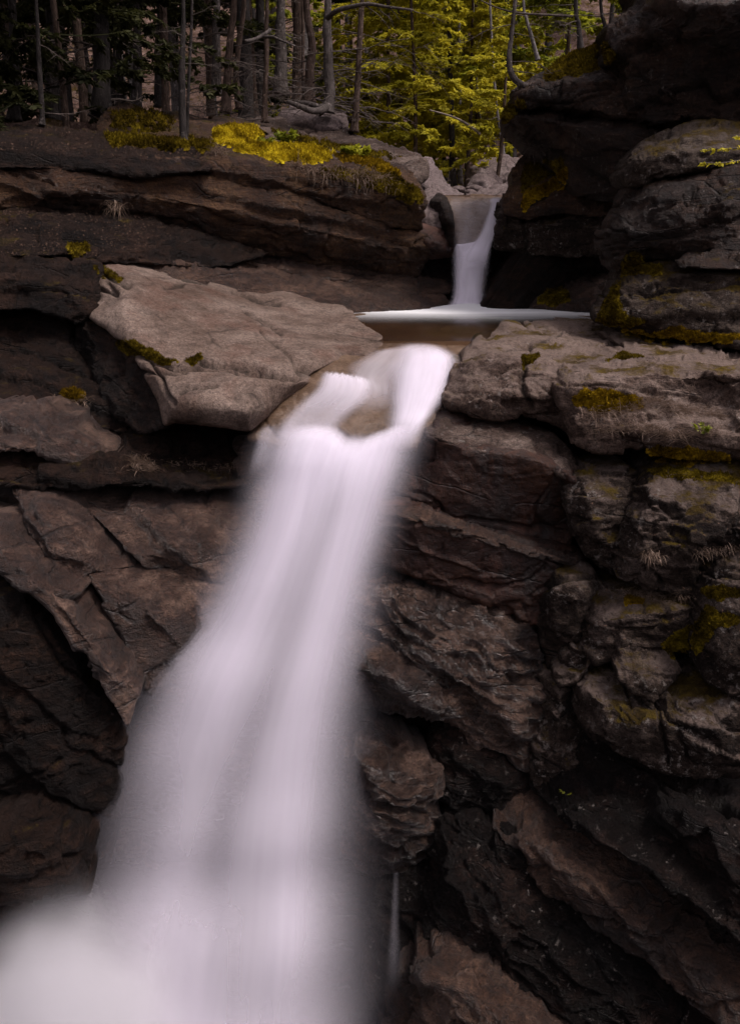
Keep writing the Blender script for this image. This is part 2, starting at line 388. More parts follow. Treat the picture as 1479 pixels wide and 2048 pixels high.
    if facet: D = D + facet * facets(V, seed, (wrinkle or strata or (10,))[0])
    if joints:                        # irregular joints split the surface here and there
        wv = V + .15 * np.stack([fbm(V * 2.2, 3, 15), fbm(V * 2.2 + 9, 3, 16), fbm(V * 2.2 + 4, 3, 18)], 1)
        for fq, dp, sd_ in ((1.5, .07, 1), (3.4, .035, 2)):
            D = D - joints * dp * np.exp(-(fbm(wv * np.array([fq * .6, fq * .6, fq * 1.3]), 2, seed + sd_) / .035) ** 2) * sstep(-.25, .2, fbm(V * 1.2, 2, seed + 8 + sd_))
    if strata: D = D + strata_disp(V, strata[0], strata[1], strata[2], seed, strata[3] if len(strata) > 3 else .6)
    if wrinkle:                       # (dip, amplitude, frequency): bark-like wrinkles running along the dip
        a = math.radians(wrinkle[0]); e = np.array([math.cos(a), .2, -math.sin(a)]); nn = np.array([math.sin(a), 0, math.cos(a)])
        w_ = V + .12 * np.stack([fbm(V * 1.7, 3, 5), fbm(V * 1.7 + 9, 3, 6), fbm(V * 1.7 + 4, 3, 8)], 1)
        c = np.stack([w_ @ e * wrinkle[2] * .3, w_ @ nn * wrinkle[2], w_[:, 1] * wrinkle[2] * .4], 1)
        D = D + wrinkle[1] * (1 - 2 * np.abs(fbm(c, 4, seed + 3, .55)) * 1.6)
    crk = np.zeros(len(A))
    for pts, wpx, dep in cracks:
        cd = np.full(len(A), 1e9)
        wa = A + 5 * np.stack([fbm(np.column_stack([A / 30, A[:, 0] * 0 + 3]), 3, 9), fbm(np.column_stack([A / 30, A[:, 0] * 0 + 9]), 3, 19)], 1)
        for k in range(len(pts) - 1): cd = np.minimum(cd, seg_dist(wa, np.array(pts[k], float), np.array(pts[k + 1], float)))
        D = D - dep * np.exp(-(cd / wpx / 1.15) ** 2)
        if dep > 0: crk = np.maximum(crk, np.exp(-(cd / wpx) ** 2) * np.clip(.75 + .9 * fbm(np.column_stack([A / 14, A[:, 0] * 0]), 3, 31), 0, 1))
    V = V + N * D[:, None]
    # thickness: rings going back, drawn in, closed behind
    bv = V[:nb]; cen = bv.mean(0); rings = [np.arange(nb)]; allV = [V]; base = len(V)
    bk = np.array(back, float); bk /= np.linalg.norm(bk)
    for fr_, sh in ((.12, .015), (.35, .05), (.7, .14), (1.0, .45)):
        ring = bv + bk * thick * fr_; ring = ring + (cen + bk * thick * fr_ - ring) * sh
        ring = ring + .05 * thick * np.stack([fbm(ring * 1.5 + 3 * k, 3, seed + k) for k in range(3)], 1) * (1 if fr_ > .2 else .3)
        rings.append(np.arange(base, base + nb)); allV.append(ring); base += nb
    allV.append((cen + bk * thick)[None]); ci = base
    F = T.tolist()
    area = ((ob[:, 0] * np.roll(ob[:, 1], -1)) - (np.roll(ob[:, 0], -1) * ob[:, 1])).sum()
    for a, b in zip(rings[:-1], rings[1:]):
        for i in range(nb):
            j = (i + 1) % nb
            F.append([int(a[i]), int(a[j]), int(b[j]), int(b[i])] if area > 0 else [int(a[j]), int(a[i]), int(b[i]), int(b[j])])
    l = rings[-1]
    for i in range(nb):
        j = (i + 1) % nb; F.append([int(l[i]), int(l[j]), ci] if area > 0 else [int(l[j]), int(l[i]), ci])
    o = mesh_obj(name, np.concatenate(allV), F, M[mat] if isinstance(mat, str) else mat, attr={'crk': np.concatenate([crk, np.zeros(base + 1 - len(V))])} if len(cracks) else None)
    import bmesh
    bm = bmesh.new(); bm.from_mesh(o.data); bmesh.ops.recalc_face_normals(bm, faces=bm.faces); bm.to_mesh(o.data); bm.free()
    if kind == 'structure': tag(o, label, None, None, 'structure')
    else: tag(o, label, cat or name.replace('_', ' ').split()[-1], group)
    FRONT.append((np.array(V), np.array(T)))
    return o
# ------------------------------------------------------------ the gorge behind the rocks, the stream bed, the forest floor
rock('gorge_wall', 'dark rock wall of the gorge behind all the blocks', 'dark',
     [(-330, 300, 15.6), (150, 318, 16), (450, 330, 16.8), (700, 355, 18.4), (860, 430, 18.6), (1010, 470, 18.4), (1100, 380, 18), (1260, 200, 16.5), (1500, -150, 15), (1850, -200, 14),
      (1850, 430, 13.5), (1850, 900, 8.4), (1850, 1300, 7.2), (1850, 1800, 5.8), (1850, 2330, 4.6), (700, 2330, 6.4), (-330, 2330, 6), (-330, 1800, 7.6), (-330, 1300, 8.8), (-330, 800, 10.8)],
     [[(300, 830, 10.3), (520, 855, 9.9), (800, 860, 9.9), (1150, 900, 9.3), (1500, 900, 8.9)], [(-100, 1300, 8.6), (300, 1300, 8.4), (600, 1300, 8.3), (900, 1300, 8.3), (1200, 1300, 8.0), (1500, 1300, 7.8)],
      [(0, 1800, 7.7), (400, 1800, 7.6), (700, 1800, 7.5), (1000, 1800, 7.2), (1500, 1800, 6.4)], [(560, 640, 14.2), (850, 640, 15.6), (1000, 640, 15.6), (1200, 640, 14.6)],
      [(700, 700, 11.2), (900, 700, 11.3), (1150, 700, 10.6)], [(1300, 500, 16), (1600, 500, 13.6)], [(860, 590, 17.3), (1100, 590, 17.4), (1250, 590, 16)]],
     rnd_=.3, thick=3, amp=.12, fr=1.1, strata=(12, 2.2, .18), s=12, smooth=6, kind='structure')

def terrain_z(x, y):
    left = sstep(1.2, -3.5, x) if False else 1 - sstep(-3.2, .9, x)
    right = sstep(3.4, 7.5, x)
    z = .75 + 1.75 * left + 2.9 * right + .03 * (y - 18) + .62 * np.maximum(0, y - 40) ** 1.05 * .85
    z = z + .03 * np.abs(x) * sstep(16, 30, y) * (x < 0)
    z = z - 1.2 * sstep(19, 16, y) * 0
    p = np.stack([x, y, x * 0], -1).reshape(-1, 3)
    z = z - 3.5 * sstep(16.9, 15.5, y) * (x < -2.5)
    return z + (.35 * fbm(p * .25, 4, 3) + .08 * fbm(p * 1.6, 3, 8)).reshape(np.shape(x))
xs = np.concatenate([np.linspace(-90, -12, 40), np.linspace(-11.5, 12, 110), np.linspace(12.5, 90, 40)])
ys = np.concatenate([np.linspace(15.5, 45, 110), np.linspace(46, 170, 70)])
X, Yg = np.meshgrid(xs, ys); Z = terrain_z(X, Yg)
# the bank steps down to the stream bed at its lower edge
V = np.stack([X, Yg, Z], -1).reshape(-1, 3); nx = len(xs)
F = [[j * nx + i, j * nx + i + 1, (j + 1) * nx + i + 1, (j + 1) * nx + i] for j in range(len(ys) - 1) for i in range(nx - 1)
     if not (ys[j] < 17.3 and -3.1 < xs[i] < 6.0)]
ter = tag(mesh_obj('forest_floor', V, F, M['floor']), 'brown leaf-strewn forest floor rising to a wooded hillside', kind='structure')
FRONT.append((V, np.array([[f[0], f[1], f[2]] for f in F] + [[f[0], f[2], f[3]] for f in F])))
# low ground around the camera's gorge so that the world has a floor
gx, gy = np.meshgrid(np.linspace(-90, 90, 40), np.linspace(-90, 16, 30))
gz = -8.8 + .3 * fbm(np.stack([gx, gy, gx * 0], -1).reshape(-1, 3) * .2, 3, 4).reshape(gx.shape) + 10 * sstep(9, 30, np.abs(gx + .5)) + 9 * sstep(-10, -40, gy)
gz = np.where(gx > -90, gz, gz); V = np.stack([gx, gy, gz], -1).reshape(-1, 3); nx = 40
F = [[j * nx + i, j * nx + i + 1, (j + 1) * nx + i + 1, (j + 1) * nx + i] for j in range(29) for i in range(39)]
tag(mesh_obj('gorge_floor', V, F, M['dark']), 'dark rocky floor of the gorge below the falls', kind='structure')

# ------------------------------------------------------------ rocks of the upper left
RK = rock
RK('rock_slab', 'smooth grey sloping slab on top of the mossy left ledge', 'mottled',
   [(330, 252, 17), (400, 238, 18.5), (530, 238, 19.5), (620, 246, 19.5), (700, 263, 19), (790, 290, 18), (838, 308, 17.2), (855, 330, 16.6), (850, 365, 16.3), (820, 362, 16), (760, 345, 15.8), (640, 330, 15.4), (500, 310, 14.8), (430, 300, 14.3), (350, 290, 14.6)],
   [[(400, 285, 15.6), (560, 292, 16.4), (700, 308, 16.8), (800, 326, 16.6)]], rnd_=.12, amp=.05, thick=2.5, strata=(8, 2, .08))
RK('rock_ledge', 'thick upper layer of the left ledge with bright moss on its rim', 'ledge',
   [(300, 318, 13.2), (400, 318, 13.9), (450, 296, 14.5), (500, 290, 14.9), (560, 300, 15.2), (640, 312, 15.3), (700, 318, 15.4), (760, 322, 15.5), (800, 330, 15.6), (835, 360, 15.3), (852, 398, 15.1), (842, 440, 15.1), (845, 468, 15.3), (800, 462, 15), (740, 440, 14.7), (690, 425, 14.5), (600, 395, 14.2), (500, 375, 13.9), (430, 368, 13.6), (330, 385, 13.2)],
   [[(420, 322, 13.6), (500, 318, 14.0), (600, 328, 14.3), (700, 342, 14.5), (790, 362, 14.7), (825, 395, 14.7)]], rnd_=.14, amp=.06, fr=1.4, thick=2.2, strata=(7, 3.2, .12, .4), s=4)
RK('rock_ledge', 'long dark lower layer of the left ledge under the diagonal crack', 'ledge',
   [(-100, 330, 12), (100, 325, 12.3), (300, 345, 13), (450, 362, 13.8), (560, 380, 14.1), (680, 420, 14.5), (780, 455, 14.9), (850, 470, 15.3), (862, 500, 15.5), (830, 560, 15.6), (720, 540, 15.1), (600, 520, 14.7), (500, 505, 14.2), (400, 480, 13.8), (300, 445, 13.3), (200, 425, 12.7), (60, 420, 12.2), (-100, 430, 11.9)],
   [[(100, 380, 12), (300, 395, 12.9), (450, 420, 13.5), (600, 460, 14.1), (800, 500, 14.9)]], rnd_=.12, amp=.07, thick=2, strata=(9, 3.4, .14, .4), s=4.5)
RK('rock_ledge', 'low mossy hump of rock behind the dim stump', 'ledge',
   [(195, 250, 15.5), (225, 222, 16), (290, 214, 16.5), (340, 224, 16.6), (400, 238, 16.6), (470, 236, 17), (520, 252, 17), (500, 290, 15.2), (400, 305, 14.4), (300, 310, 14), (200, 300, 13.8)], [[(250, 262, 14.6), (350, 268, 14.9), (440, 270, 15.4)]], rnd_=.18, amp=.08, thick=2, strata=(4, 3, .1))
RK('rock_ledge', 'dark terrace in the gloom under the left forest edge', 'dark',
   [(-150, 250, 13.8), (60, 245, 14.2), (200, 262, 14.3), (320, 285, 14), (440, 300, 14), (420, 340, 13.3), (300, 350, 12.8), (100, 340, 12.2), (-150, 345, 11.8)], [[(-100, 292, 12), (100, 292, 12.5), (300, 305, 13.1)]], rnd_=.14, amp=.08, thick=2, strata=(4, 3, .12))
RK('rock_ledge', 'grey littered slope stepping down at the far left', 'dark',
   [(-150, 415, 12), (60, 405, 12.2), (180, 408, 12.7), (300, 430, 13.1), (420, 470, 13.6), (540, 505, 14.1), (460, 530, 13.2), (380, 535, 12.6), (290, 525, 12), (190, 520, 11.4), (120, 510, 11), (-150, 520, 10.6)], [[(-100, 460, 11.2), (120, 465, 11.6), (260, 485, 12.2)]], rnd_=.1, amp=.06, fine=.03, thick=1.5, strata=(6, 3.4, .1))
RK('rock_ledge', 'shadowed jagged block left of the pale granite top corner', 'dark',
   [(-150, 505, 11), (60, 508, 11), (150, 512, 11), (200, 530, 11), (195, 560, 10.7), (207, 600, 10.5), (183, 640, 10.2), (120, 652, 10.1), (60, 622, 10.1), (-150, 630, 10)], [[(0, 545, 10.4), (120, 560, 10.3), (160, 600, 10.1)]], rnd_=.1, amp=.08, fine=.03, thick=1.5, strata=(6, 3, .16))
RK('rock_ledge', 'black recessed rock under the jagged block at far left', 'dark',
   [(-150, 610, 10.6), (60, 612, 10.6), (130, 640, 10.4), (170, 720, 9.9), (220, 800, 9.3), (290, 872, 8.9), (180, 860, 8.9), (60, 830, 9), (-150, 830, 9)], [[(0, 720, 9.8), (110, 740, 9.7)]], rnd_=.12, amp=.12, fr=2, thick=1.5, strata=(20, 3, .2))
# strata under the ledge, running down to the pool
RK('rock_slab', 'long rounded rock layer just behind the pale granite, dark brown', 'strata',
   [(140, 488, 12.2), (240, 478, 12.9), (350, 488, 13.3), (430, 505, 13.8), (520, 520, 14.2), (640, 545, 14.7), (760, 572, 15.1), (880, 590, 15.5), (905, 608, 15.3), (840, 622, 14.4), (760, 626, 13.9), (700, 640, 13.4), (600, 615, 13.2), (500, 600, 12.9), (400, 580, 12.5), (330, 562, 12.2), (260, 535, 11.9), (180, 522, 11.7)],
   [[(240, 500, 12.2), (400, 533, 12.9), (550, 568, 13.5), (700, 596, 14), (830, 606, 14.6)]], rnd_=.14, amp=.06, thick=1.6, strata=(9, 5, .1, .3), s=4)
RK('rock_slab', 'narrow dark shelf between the left ledge and the long rounded layer', 'strata',
   [(240, 455, 13.3), (400, 470, 14), (520, 492, 14.5), (640, 510, 15), (760, 535, 15.4), (900, 560, 15.9), (905, 585, 15.7), (800, 590, 15.1), (680, 565, 14.7), (560, 545, 14.2), (440, 515, 13.7), (300, 490, 13.1)],
   [[(400, 492, 13.8), (600, 532, 14.6), (780, 566, 15.2)]], rnd_=.1, amp=.05, thick=1.5, strata=(8, 5, .09, .3), s=4)
RK('boulder', 'dark undercut rock wall left of the upper fall base', 'dark',
   [(760, 450, 16), (850, 455, 16), (912, 500, 16.1), (912, 600, 15.9), (860, 605, 15.8), (760, 570, 15.7)], rnd_=.12, amp=.08, thick=1.2, strata=(6, 4, .12))
RK('boulder', 'rounded wet reddish boulder beside the upper fall', 'red',
   [(822, 470, 15.6), (842, 452, 15.7), (880, 462, 15.7), (905, 485, 15.7), (908, 508, 15.6), (870, 516, 15.5), (835, 512, 15.5)], [[(860, 485, 15.2), (885, 492, 15.2)]], rnd_=.22, amp=.02, thick=.8, s=3)
RK('boulder', 'grey wedge of rock left of the upper fall, under the pale slab', 'grey',
   [(838, 398, 16.4), (852, 382, 16.8), (878, 384, 17), (895, 400, 16.8), (905, 440, 16.3), (908, 478, 15.9), (880, 470, 15.9), (850, 462, 15.9), (835, 430, 16)], [[(860, 405, 16.3), (885, 432, 15.9)]], rnd_=.16, amp=.03, thick=.8, s=3)
RK('boulder', 'pale grey slab leaning beside the stream at the top of the upper fall', 'grey',
   [(845, 318, 18), (858, 316, 18.2), (872, 335, 18), (886, 360, 17.8), (900, 378, 17.6), (925, 392, 17.3), (890, 396, 17), (860, 392, 17), (844, 370, 17.1)], [[(862, 350, 17.5), (880, 380, 17.2)]], rnd_=.12, amp=.03, thick=.8, s=3)
# ------------------------------------------------------------ the pale granite
RK('granite_outcrop', 'big smooth pale granite dome left of the pool, split by one long crack', 'pale',
   [(184, 516, 11.6), (225, 519, 11.9), (272, 527, 12.1), (322, 543, 12.2), (346, 553, 12.2), (400, 564, 12.3), (440, 571, 12.4), (470, 585, 12.4), (520, 592, 12.5), (580, 601, 12.6), (640, 612, 12.7), (682, 618, 12.5), (706, 632, 11.9), (730, 655, 11.1), (762, 668, 10.7), (768, 692, 10.3), (735, 712, 9.9), (690, 716, 9.8), (650, 738, 9.3), (615, 768, 8.9), (562, 802, 8.5), (520, 842, 8.2), (500, 862, 8.1), (470, 856, 8.0), (420, 846, 7.95), (345, 842, 8.0), (330, 850, 8.05), (318, 800, 8.35), (290, 742, 8.75), (250, 690, 9.2), (215, 657, 9.6), (180, 634, 9.95), (196, 610, 10.3), (206, 600, 10.4), (190, 565, 10.9), (196, 530, 11.4)],
   [[(240, 560, 10.7), (340, 575, 11.2), (450, 605, 11.4), (560, 640, 11.3), (660, 668, 10.8)], [(250, 640, 9.6), (350, 650, 9.9), (430, 665, 10.0), (540, 700, 9.7), (640, 722, 9.45)],
    [(285, 712, 8.95), (350, 730, 8.85), (430, 735, 8.85), (520, 744, 8.85), (600, 752, 8.9)], [(300, 742, 8.62), (430, 748, 8.5), (530, 756, 8.5), (610, 764, 8.7)], [(350, 800, 8.1), (430, 810, 8.0), (500, 822, 8.0)]],
   rnd_=.38, amp=.045, fr=1.0, fine=.006, thick=2.5, s=3.4, smooth=14, wob=2, joints=0, facet=.05,
   cracks=[([(238, 690), (280, 712), (350, 728), (430, 733), (520, 740), (590, 752), (640, 748)], 5.25, 0.211), ([(400, 718), (470, 724), (540, 736), (585, 752)], 3.60, 0.096), ([(600, 730), (640, 748), (660, 742)], 7.50, 0.134),
           ([(296, 722), (320, 750), (335, 790), (350, 810)], 3.30, 0.077), ([(285, 742), (350, 744), (370, 742)], 3.00, 0.058), ([(362, 788), (385, 778), (430, 774)], 3.00, 0.058),
           ([(196, 535), (225, 552), (255, 564)], 7.50, 0.115), ([(200, 578), (232, 586)], 3.75, 0.077), ([(210, 560), (222, 575), (230, 588)], 3.75, 0.077), ([(330, 572), (366, 568)], 3.00, 0.048),
           ([(490, 622), (530, 640), (560, 665)], 3.00, 0.038), ([(340, 545), (370, 556), (410, 562)], 3.30, 0.058), ([(465, 582), (520, 600), (560, 604)], 3.30, 0.058), ([(520, 665), (570, 705), (600, 735)], 2.70, 0.029)])
RK('cliff_rock', 'dark brown side face falling away left of the pale granite', 'dark',
   [(108, 640, 11), (180, 632, 10.25), (216, 660, 9.9), (254, 695, 9.5), (294, 745, 9.0), (322, 800, 8.6), (336, 852, 8.3), (282, 866, 8.6), (214, 818, 9.2), (160, 735, 10.1)], rnd_=.05, amp=.06, thick=1.2, strata=(55, 2.5, .06), cat='rock')
# ------------------------------------------------------------ lower left
RK('rock_ledge', 'broken dark shelf below the granite at the left edge, top step', 'slab',
   [(-150, 800, 9), (20, 802, 9), (95, 808, 8.9), (150, 832, 8.7), (195, 870, 8.6), (240, 905, 8.4), (150, 915, 8.1), (80, 900, 8), (-150, 905, 8)], [[(0, 835, 8.3), (100, 850, 8.3), (170, 885, 8.2)]], rnd_=.08, amp=.06, fine=.03, thick=1.2, strata=(14, 5, .14))
RK('rock_ledge', 'thin dark ledge with dry grass under the pale granite', 'dark',
   [(200, 862, 9), (300, 852, 9), (420, 856, 9.2), (520, 868, 9.3), (520, 940, 8.8), (400, 950, 8.5), (300, 940, 8.4), (220, 925, 8.5)], [[(300, 900, 8.6), (450, 912, 8.8)]], rnd_=.08, amp=.06, fine=.03, thick=1.2, strata=(6, 5, .12))
RK('rock_ledge', 'grassy dark ledge running left from behind the main fall', 'dark',
   [(-150, 890, 8.6), (60, 892, 8.5), (160, 905, 8.5), (300, 915, 8.6), (400, 930, 8.7), (510, 932, 8.8), (510, 972, 8.3), (400, 975, 8.0), (300, 974, 7.9), (140, 975, 7.8), (60, 975, 7.8), (-150, 960, 7.8)], [[(0, 922, 8.0), (200, 935, 8.0), (400, 950, 8.2)]], rnd_=.08, amp=.06, fine=.03, thick=1.2, strata=(5, 5, .14))
RK('rock_slab', 'brown broken block beside the main fall with dark clefts', 'slab',
   [(140, 992, 7.9), (200, 982, 8.2), (300, 985, 8.2), (400, 998, 8.2), (500, 1020, 8.3), (500, 1090, 7.9), (460, 1150, 7.7), (420, 1200, 7.6), (380, 1180, 7.5), (330, 1150, 7.4), (280, 1140, 7.3), (240, 1100, 7.4), (190, 1045, 7.6)],
   [[(200, 1010, 7.8), (300, 1035, 7.7), (400, 1060, 7.6), (450, 1080, 7.7)], [(280, 1110, 7.3), (380, 1140, 7.35)]], facet=.35, joints=.5, rnd_=.08, amp=.07, fine=.02, thick=1.2, strata=(42, 2.4, .16), s=4.5)
RK('rock_slab', 'large flat tan slab touching the left edge of the main fall', 'slab',
   [(165, 1130, 7.2), (240, 1138, 7.3), (330, 1140, 7.45), (405, 1165, 7.5), (460, 1190, 7.5), (420, 1260, 7.25), (360, 1330, 7.05), (300, 1390, 6.9), (278, 1345, 6.85), (245, 1275, 6.95), (200, 1190, 7.05)], [[(260, 1200, 7.0), (350, 1240, 7.05)]], facet=.35, joints=.5, rnd_=.06, amp=.03, fine=.012, thick=1.2, s=4.5)
RK('rock_slab', 'slanting ridge of rock above the tan slab, running to the left edge', 'slab',
   [(20, 972, 7.9), (100, 980, 7.9), (150, 992, 7.9), (190, 1045, 7.7), (245, 1105, 7.45), (275, 1135, 7.35), (175, 1150, 7.1), (152, 1190, 6.95), (95, 1115, 7.1), (40, 1040, 7.4)], [[(80, 1020, 7.4), (160, 1100, 7.1)]], facet=.35, joints=.5, rnd_=.08, amp=.05, fine=.02, thick=1.2, strata=(46, 2.4, .1), s=4.5)
RK('rock_slab', 'dark steep face between the slanting ridge and the tan slab', 'dark',
   [(100, 1090, 7.6), (160, 1120, 7.4), (200, 1190, 7.2), (245, 1275, 7.05), (285, 1350, 6.95), (275, 1400, 7), (200, 1290, 7.2), (140, 1190, 7.3)], rnd_=.05, amp=.03, thick=.9, strata=(55, 3, .05), s=5)
RK('rock_slab', 'lower slanting ridge ending in a cracked nose near the water', 'slab',
   [(-150, 1020, 7.4), (0, 1040, 7.3), (60, 1085, 7.2), (110, 1130, 7.05), (155, 1182, 6.85), (168, 1235, 6.75), (215, 1265, 6.7), (262, 1335, 6.6), (282, 1385, 6.55), (250, 1455, 6.45), (205, 1400, 6.4), (160, 1320, 6.45), (110, 1240, 6.5), (40, 1180, 6.6), (-60, 1100, 6.9), (-150, 1080, 7)],
   [[(0, 1090, 6.9), (80, 1160, 6.65), (150, 1240, 6.5), (220, 1350, 6.35)]], facet=.35, joints=.5, rnd_=.09, amp=.05, fine=.02, thick=1.2, strata=(50, 3, .1), cracks=[([(120, 1180), (165, 1200), (215, 1235), (240, 1240)], 4, 0.160), ([(150, 1310), (200, 1390), (240, 1450)], 4, 0.128)], s=4.5)
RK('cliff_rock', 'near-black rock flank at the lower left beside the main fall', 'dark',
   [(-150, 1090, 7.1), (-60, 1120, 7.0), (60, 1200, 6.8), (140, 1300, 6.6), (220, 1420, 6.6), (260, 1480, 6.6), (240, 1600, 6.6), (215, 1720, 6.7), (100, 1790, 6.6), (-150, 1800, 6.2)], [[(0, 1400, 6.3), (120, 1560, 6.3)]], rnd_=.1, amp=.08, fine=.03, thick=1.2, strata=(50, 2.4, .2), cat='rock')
RK('boulder', 'small dark wet boulder in the shade by the foam at lower left', 'dark',
   [(-120, 1640, 6.1), (0, 1610, 6.1), (70, 1590, 6.1), (130, 1625, 6.1), (180, 1680, 6.1), (180, 1790, 5.9), (-120, 1820, 5.6)], [[(20, 1680, 5.75), (100, 1700, 5.8)]], rnd_=.25, amp=.05, thick=.8)
# ------------------------------------------------------------ rock under the falls
RK('stream_bed', 'tan water-worn rock under the pool outlet and lower chute', 'bed',
   [(690, 632, 13.2), (800, 637, 13.6), (1000, 640, 13.3), (1200, 640, 12.6), (1200, 665, 11.6), (1000, 690, 10.8), (930, 730, 9.9), (905, 790, 9.4), (870, 850, 8.75), (840, 900, 8.55), (700, 900, 8.4), (560, 900, 8.4), (500, 880, 8.4), (520, 820, 8.7), (600, 760, 9.2), (680, 718, 9.9), (740, 690, 10.6), (700, 655, 11.8)],
   [[(790, 660, 11.5), (900, 662, 11.6)], [(760, 690, 10.5), (830, 692, 10.3), (900, 700, 10.4)], [(700, 735, 9.6), (790, 738, 9.75), (880, 745, 9.7)], [(640, 748, 9.2), (700, 748, 9.3), (745, 775, 9.1)],
    [(630, 790, 8.9), (700, 790, 8.9), (760, 800, 8.95), (850, 800, 9.1)], [(560, 838, 8.5), (640, 832, 8.55), (700, 868, 8.4), (760, 862, 8.45), (830, 840, 8.75)]],
   rnd_=.08, amp=.03, fine=.006, thick=1.5, s=4, smooth=5, kind='structure', joints=.3, facet=.2)
RK('cliff_rock', 'dark rock face behind and beside the main fall', 'striae',
   [(470, 870, 8.9), (560, 868, 8.8), (700, 870, 8.8), (860, 860, 9.0), (860, 1000, 8.6), (800, 1170, 8.4), (760, 1330, 8.2), (740, 1500, 8.1), (740, 1750, 7.9), (760, 2100, 7.2), (300, 2100, 7.4), (150, 1800, 7.7), (240, 1480, 7.75), (330, 1330, 7.8), (440, 1130, 8.1)],
   rnd_=.1, amp=.08, thick=.8, s=9, strata=(25, 2.4, .15), cat='rock')
# ------------------------------------------------------------ right side: shelf, blocks, boulders
RK('rock_shelf', 'broad grey shelf at the right of the pool outlet, its face dark and lichened', 'shelf',
   [(886, 792, 8.95), (903, 758, 9.1), (922, 716, 9.5), (955, 690, 10.1), (1030, 660, 11.0), (1110, 650, 11.5), (1195, 641, 12.0), (1260, 672, 11.0), (1330, 690, 10.2), (1250, 760, 8.9), (1135, 790, 8.5), (1140, 870, 8.4), (1090, 845, 8.5), (1040, 834, 8.55), (980, 838, 8.6), (903, 820, 8.8)],
   [[(930, 722, 9.2), (965, 706, 9.2), (1035, 712, 9.0), (1062, 730, 8.8), (1120, 745, 8.6), (1180, 752, 8.6)], [(1000, 685, 10), (1100, 680, 10.2), (1200, 690, 10.2)], [(930, 780, 8.8), (1000, 790, 8.6), (1080, 800, 8.4)]],
   facet=0.6, rnd_=.09, amp=.04, fr=1.6, fine=.014, thick=2, s=4, smooth=4, cracks=[([(1050, 715), (1040, 760), (1060, 820)], 5, .08), ([(1000, 700), (1060, 690), (1120, 670)], 2, .02)])
RK('rock_shelf', 'stepped grey block at the right edge whose face holds dry roots and moss', 'shelf',
   [(1112, 775, 8.25), (1132, 752, 8.45), (1165, 738, 8.6), (1230, 716, 9.0), (1250, 690, 9.8), (1200, 665, 10.8), (1240, 660, 10.9), (1340, 684, 10.3), (1480, 690, 9.8), (1650, 690, 9.4), (1650, 925, 7.3), (1479, 925, 7.6), (1390, 908, 7.75), (1290, 900, 7.85), (1200, 900, 7.95), (1150, 890, 8.05), (1128, 830, 8.15)],
   [[(1118, 766, 8.2), (1195, 760, 8.1), (1245, 748, 8.2), (1300, 738, 8.2), (1380, 745, 8.05), (1500, 745, 7.9)], [(1160, 720, 9.0), (1320, 712, 9.0), (1460, 715, 8.8)], [(1150, 800, 8.1), (1300, 800, 8.05), (1450, 800, 7.95)], [(1150, 850, 7.95), (1300, 862, 7.8), (1450, 870, 7.6)]],
   facet=0.7, rnd_=.08, amp=.05, fr=1.8, fine=.02, thick=2, s=4, smooth=3, strata=(3, 4, .05, .5))
RK('rock_slab', 'rust-red block beside the main fall with a mottled sloping top', 'red',
   [(846, 862, 8.8), (850, 838, 9.0), (870, 822, 9.1), (905, 820, 9.0), (960, 838, 8.9), (1040, 848, 8.8), (1105, 872, 8.6), (1150, 920, 8.4), (1165, 960, 8.35), (1160, 1015, 8.3), (1135, 1098, 8.2), (1060, 1084, 8.2), (950, 1056, 8.2), (850, 1010, 8.3), (790, 985, 8.4), (820, 920, 8.6)],
   [[(850, 868, 8.45), (930, 898, 8.2), (1030, 908, 8.1), (1100, 928, 8.0), (1150, 962, 7.95)]], facet=0.35, rnd_=.07, amp=.03, fine=.01, thick=1.5, s=4, smooth=1)
RK('rock_slab', 'mottled pale cap lying on the rust-red block', 'mottled',
   [(852, 842, 8.95), (868, 822, 9.1), (900, 818, 9.05), (960, 836, 8.9), (1040, 847, 8.75), (1105, 870, 8.5), (1140, 905, 8.3), (1158, 948, 8.15), (1150, 966, 7.98), (1100, 936, 8.0), (1030, 912, 8.08), (935, 900, 8.2), (900, 885, 8.3), (852, 868, 8.45)],
   [[(880, 850, 8.65), (960, 872, 8.4), (1050, 888, 8.2), (1120, 920, 8.05)]], facet=0.4, rnd_=.05, amp=.03, fine=.02, thick=.3, s=4, smooth=2, back=(0, 1, -.6))
RK('rock_slab', 'long dark red slab dipping right under the rust-red block', 'red',
   [(740, 1000, 8.3), (820, 998, 8.3), (900, 1028, 8.25), (1000, 1060, 8.2), (1130, 1095, 8.1), (1172, 1118, 8.05), (1135, 1140, 7.85), (1100, 1210, 7.75), (1080, 1250, 7.7), (1000, 1222, 7.75), (900, 1180, 7.85), (800, 1140, 7.95), (740, 1120, 8.0)],
   [[(760, 1022, 8.0), (870, 1048, 7.9), (950, 1076, 7.8), (1050, 1108, 7.7), (1120, 1130, 7.7)]], facet=0.4, rnd_=.06, amp=.03, fine=.012, thick=1.2, s=4, smooth=1,
   cracks=[([(785, 1065), (840, 1100), (900, 1120), (955, 1138)], 3, -.035), ([(960, 1155), (1010, 1152)], 3, -.03)])
RK('rock_slab', 'thin lit ledge strip along the top of the dark red slab', 'strata',
   [(780, 1010, 8.1), (860, 1022, 8.05), (960, 1056, 8.0), (1080, 1092, 7.9), (1165, 1115, 7.85), (1150, 1130, 7.66), (1050, 1110, 7.66), (950, 1078, 7.75), (870, 1052, 7.85), (790, 1028, 7.95)], [[(880, 1042, 7.83), (1000, 1080, 7.72), (1100, 1108, 7.66)]], rnd_=.04, amp=.03, fine=.03, thick=.25, s=3.5, smooth=1, back=(0, 1, -.5))
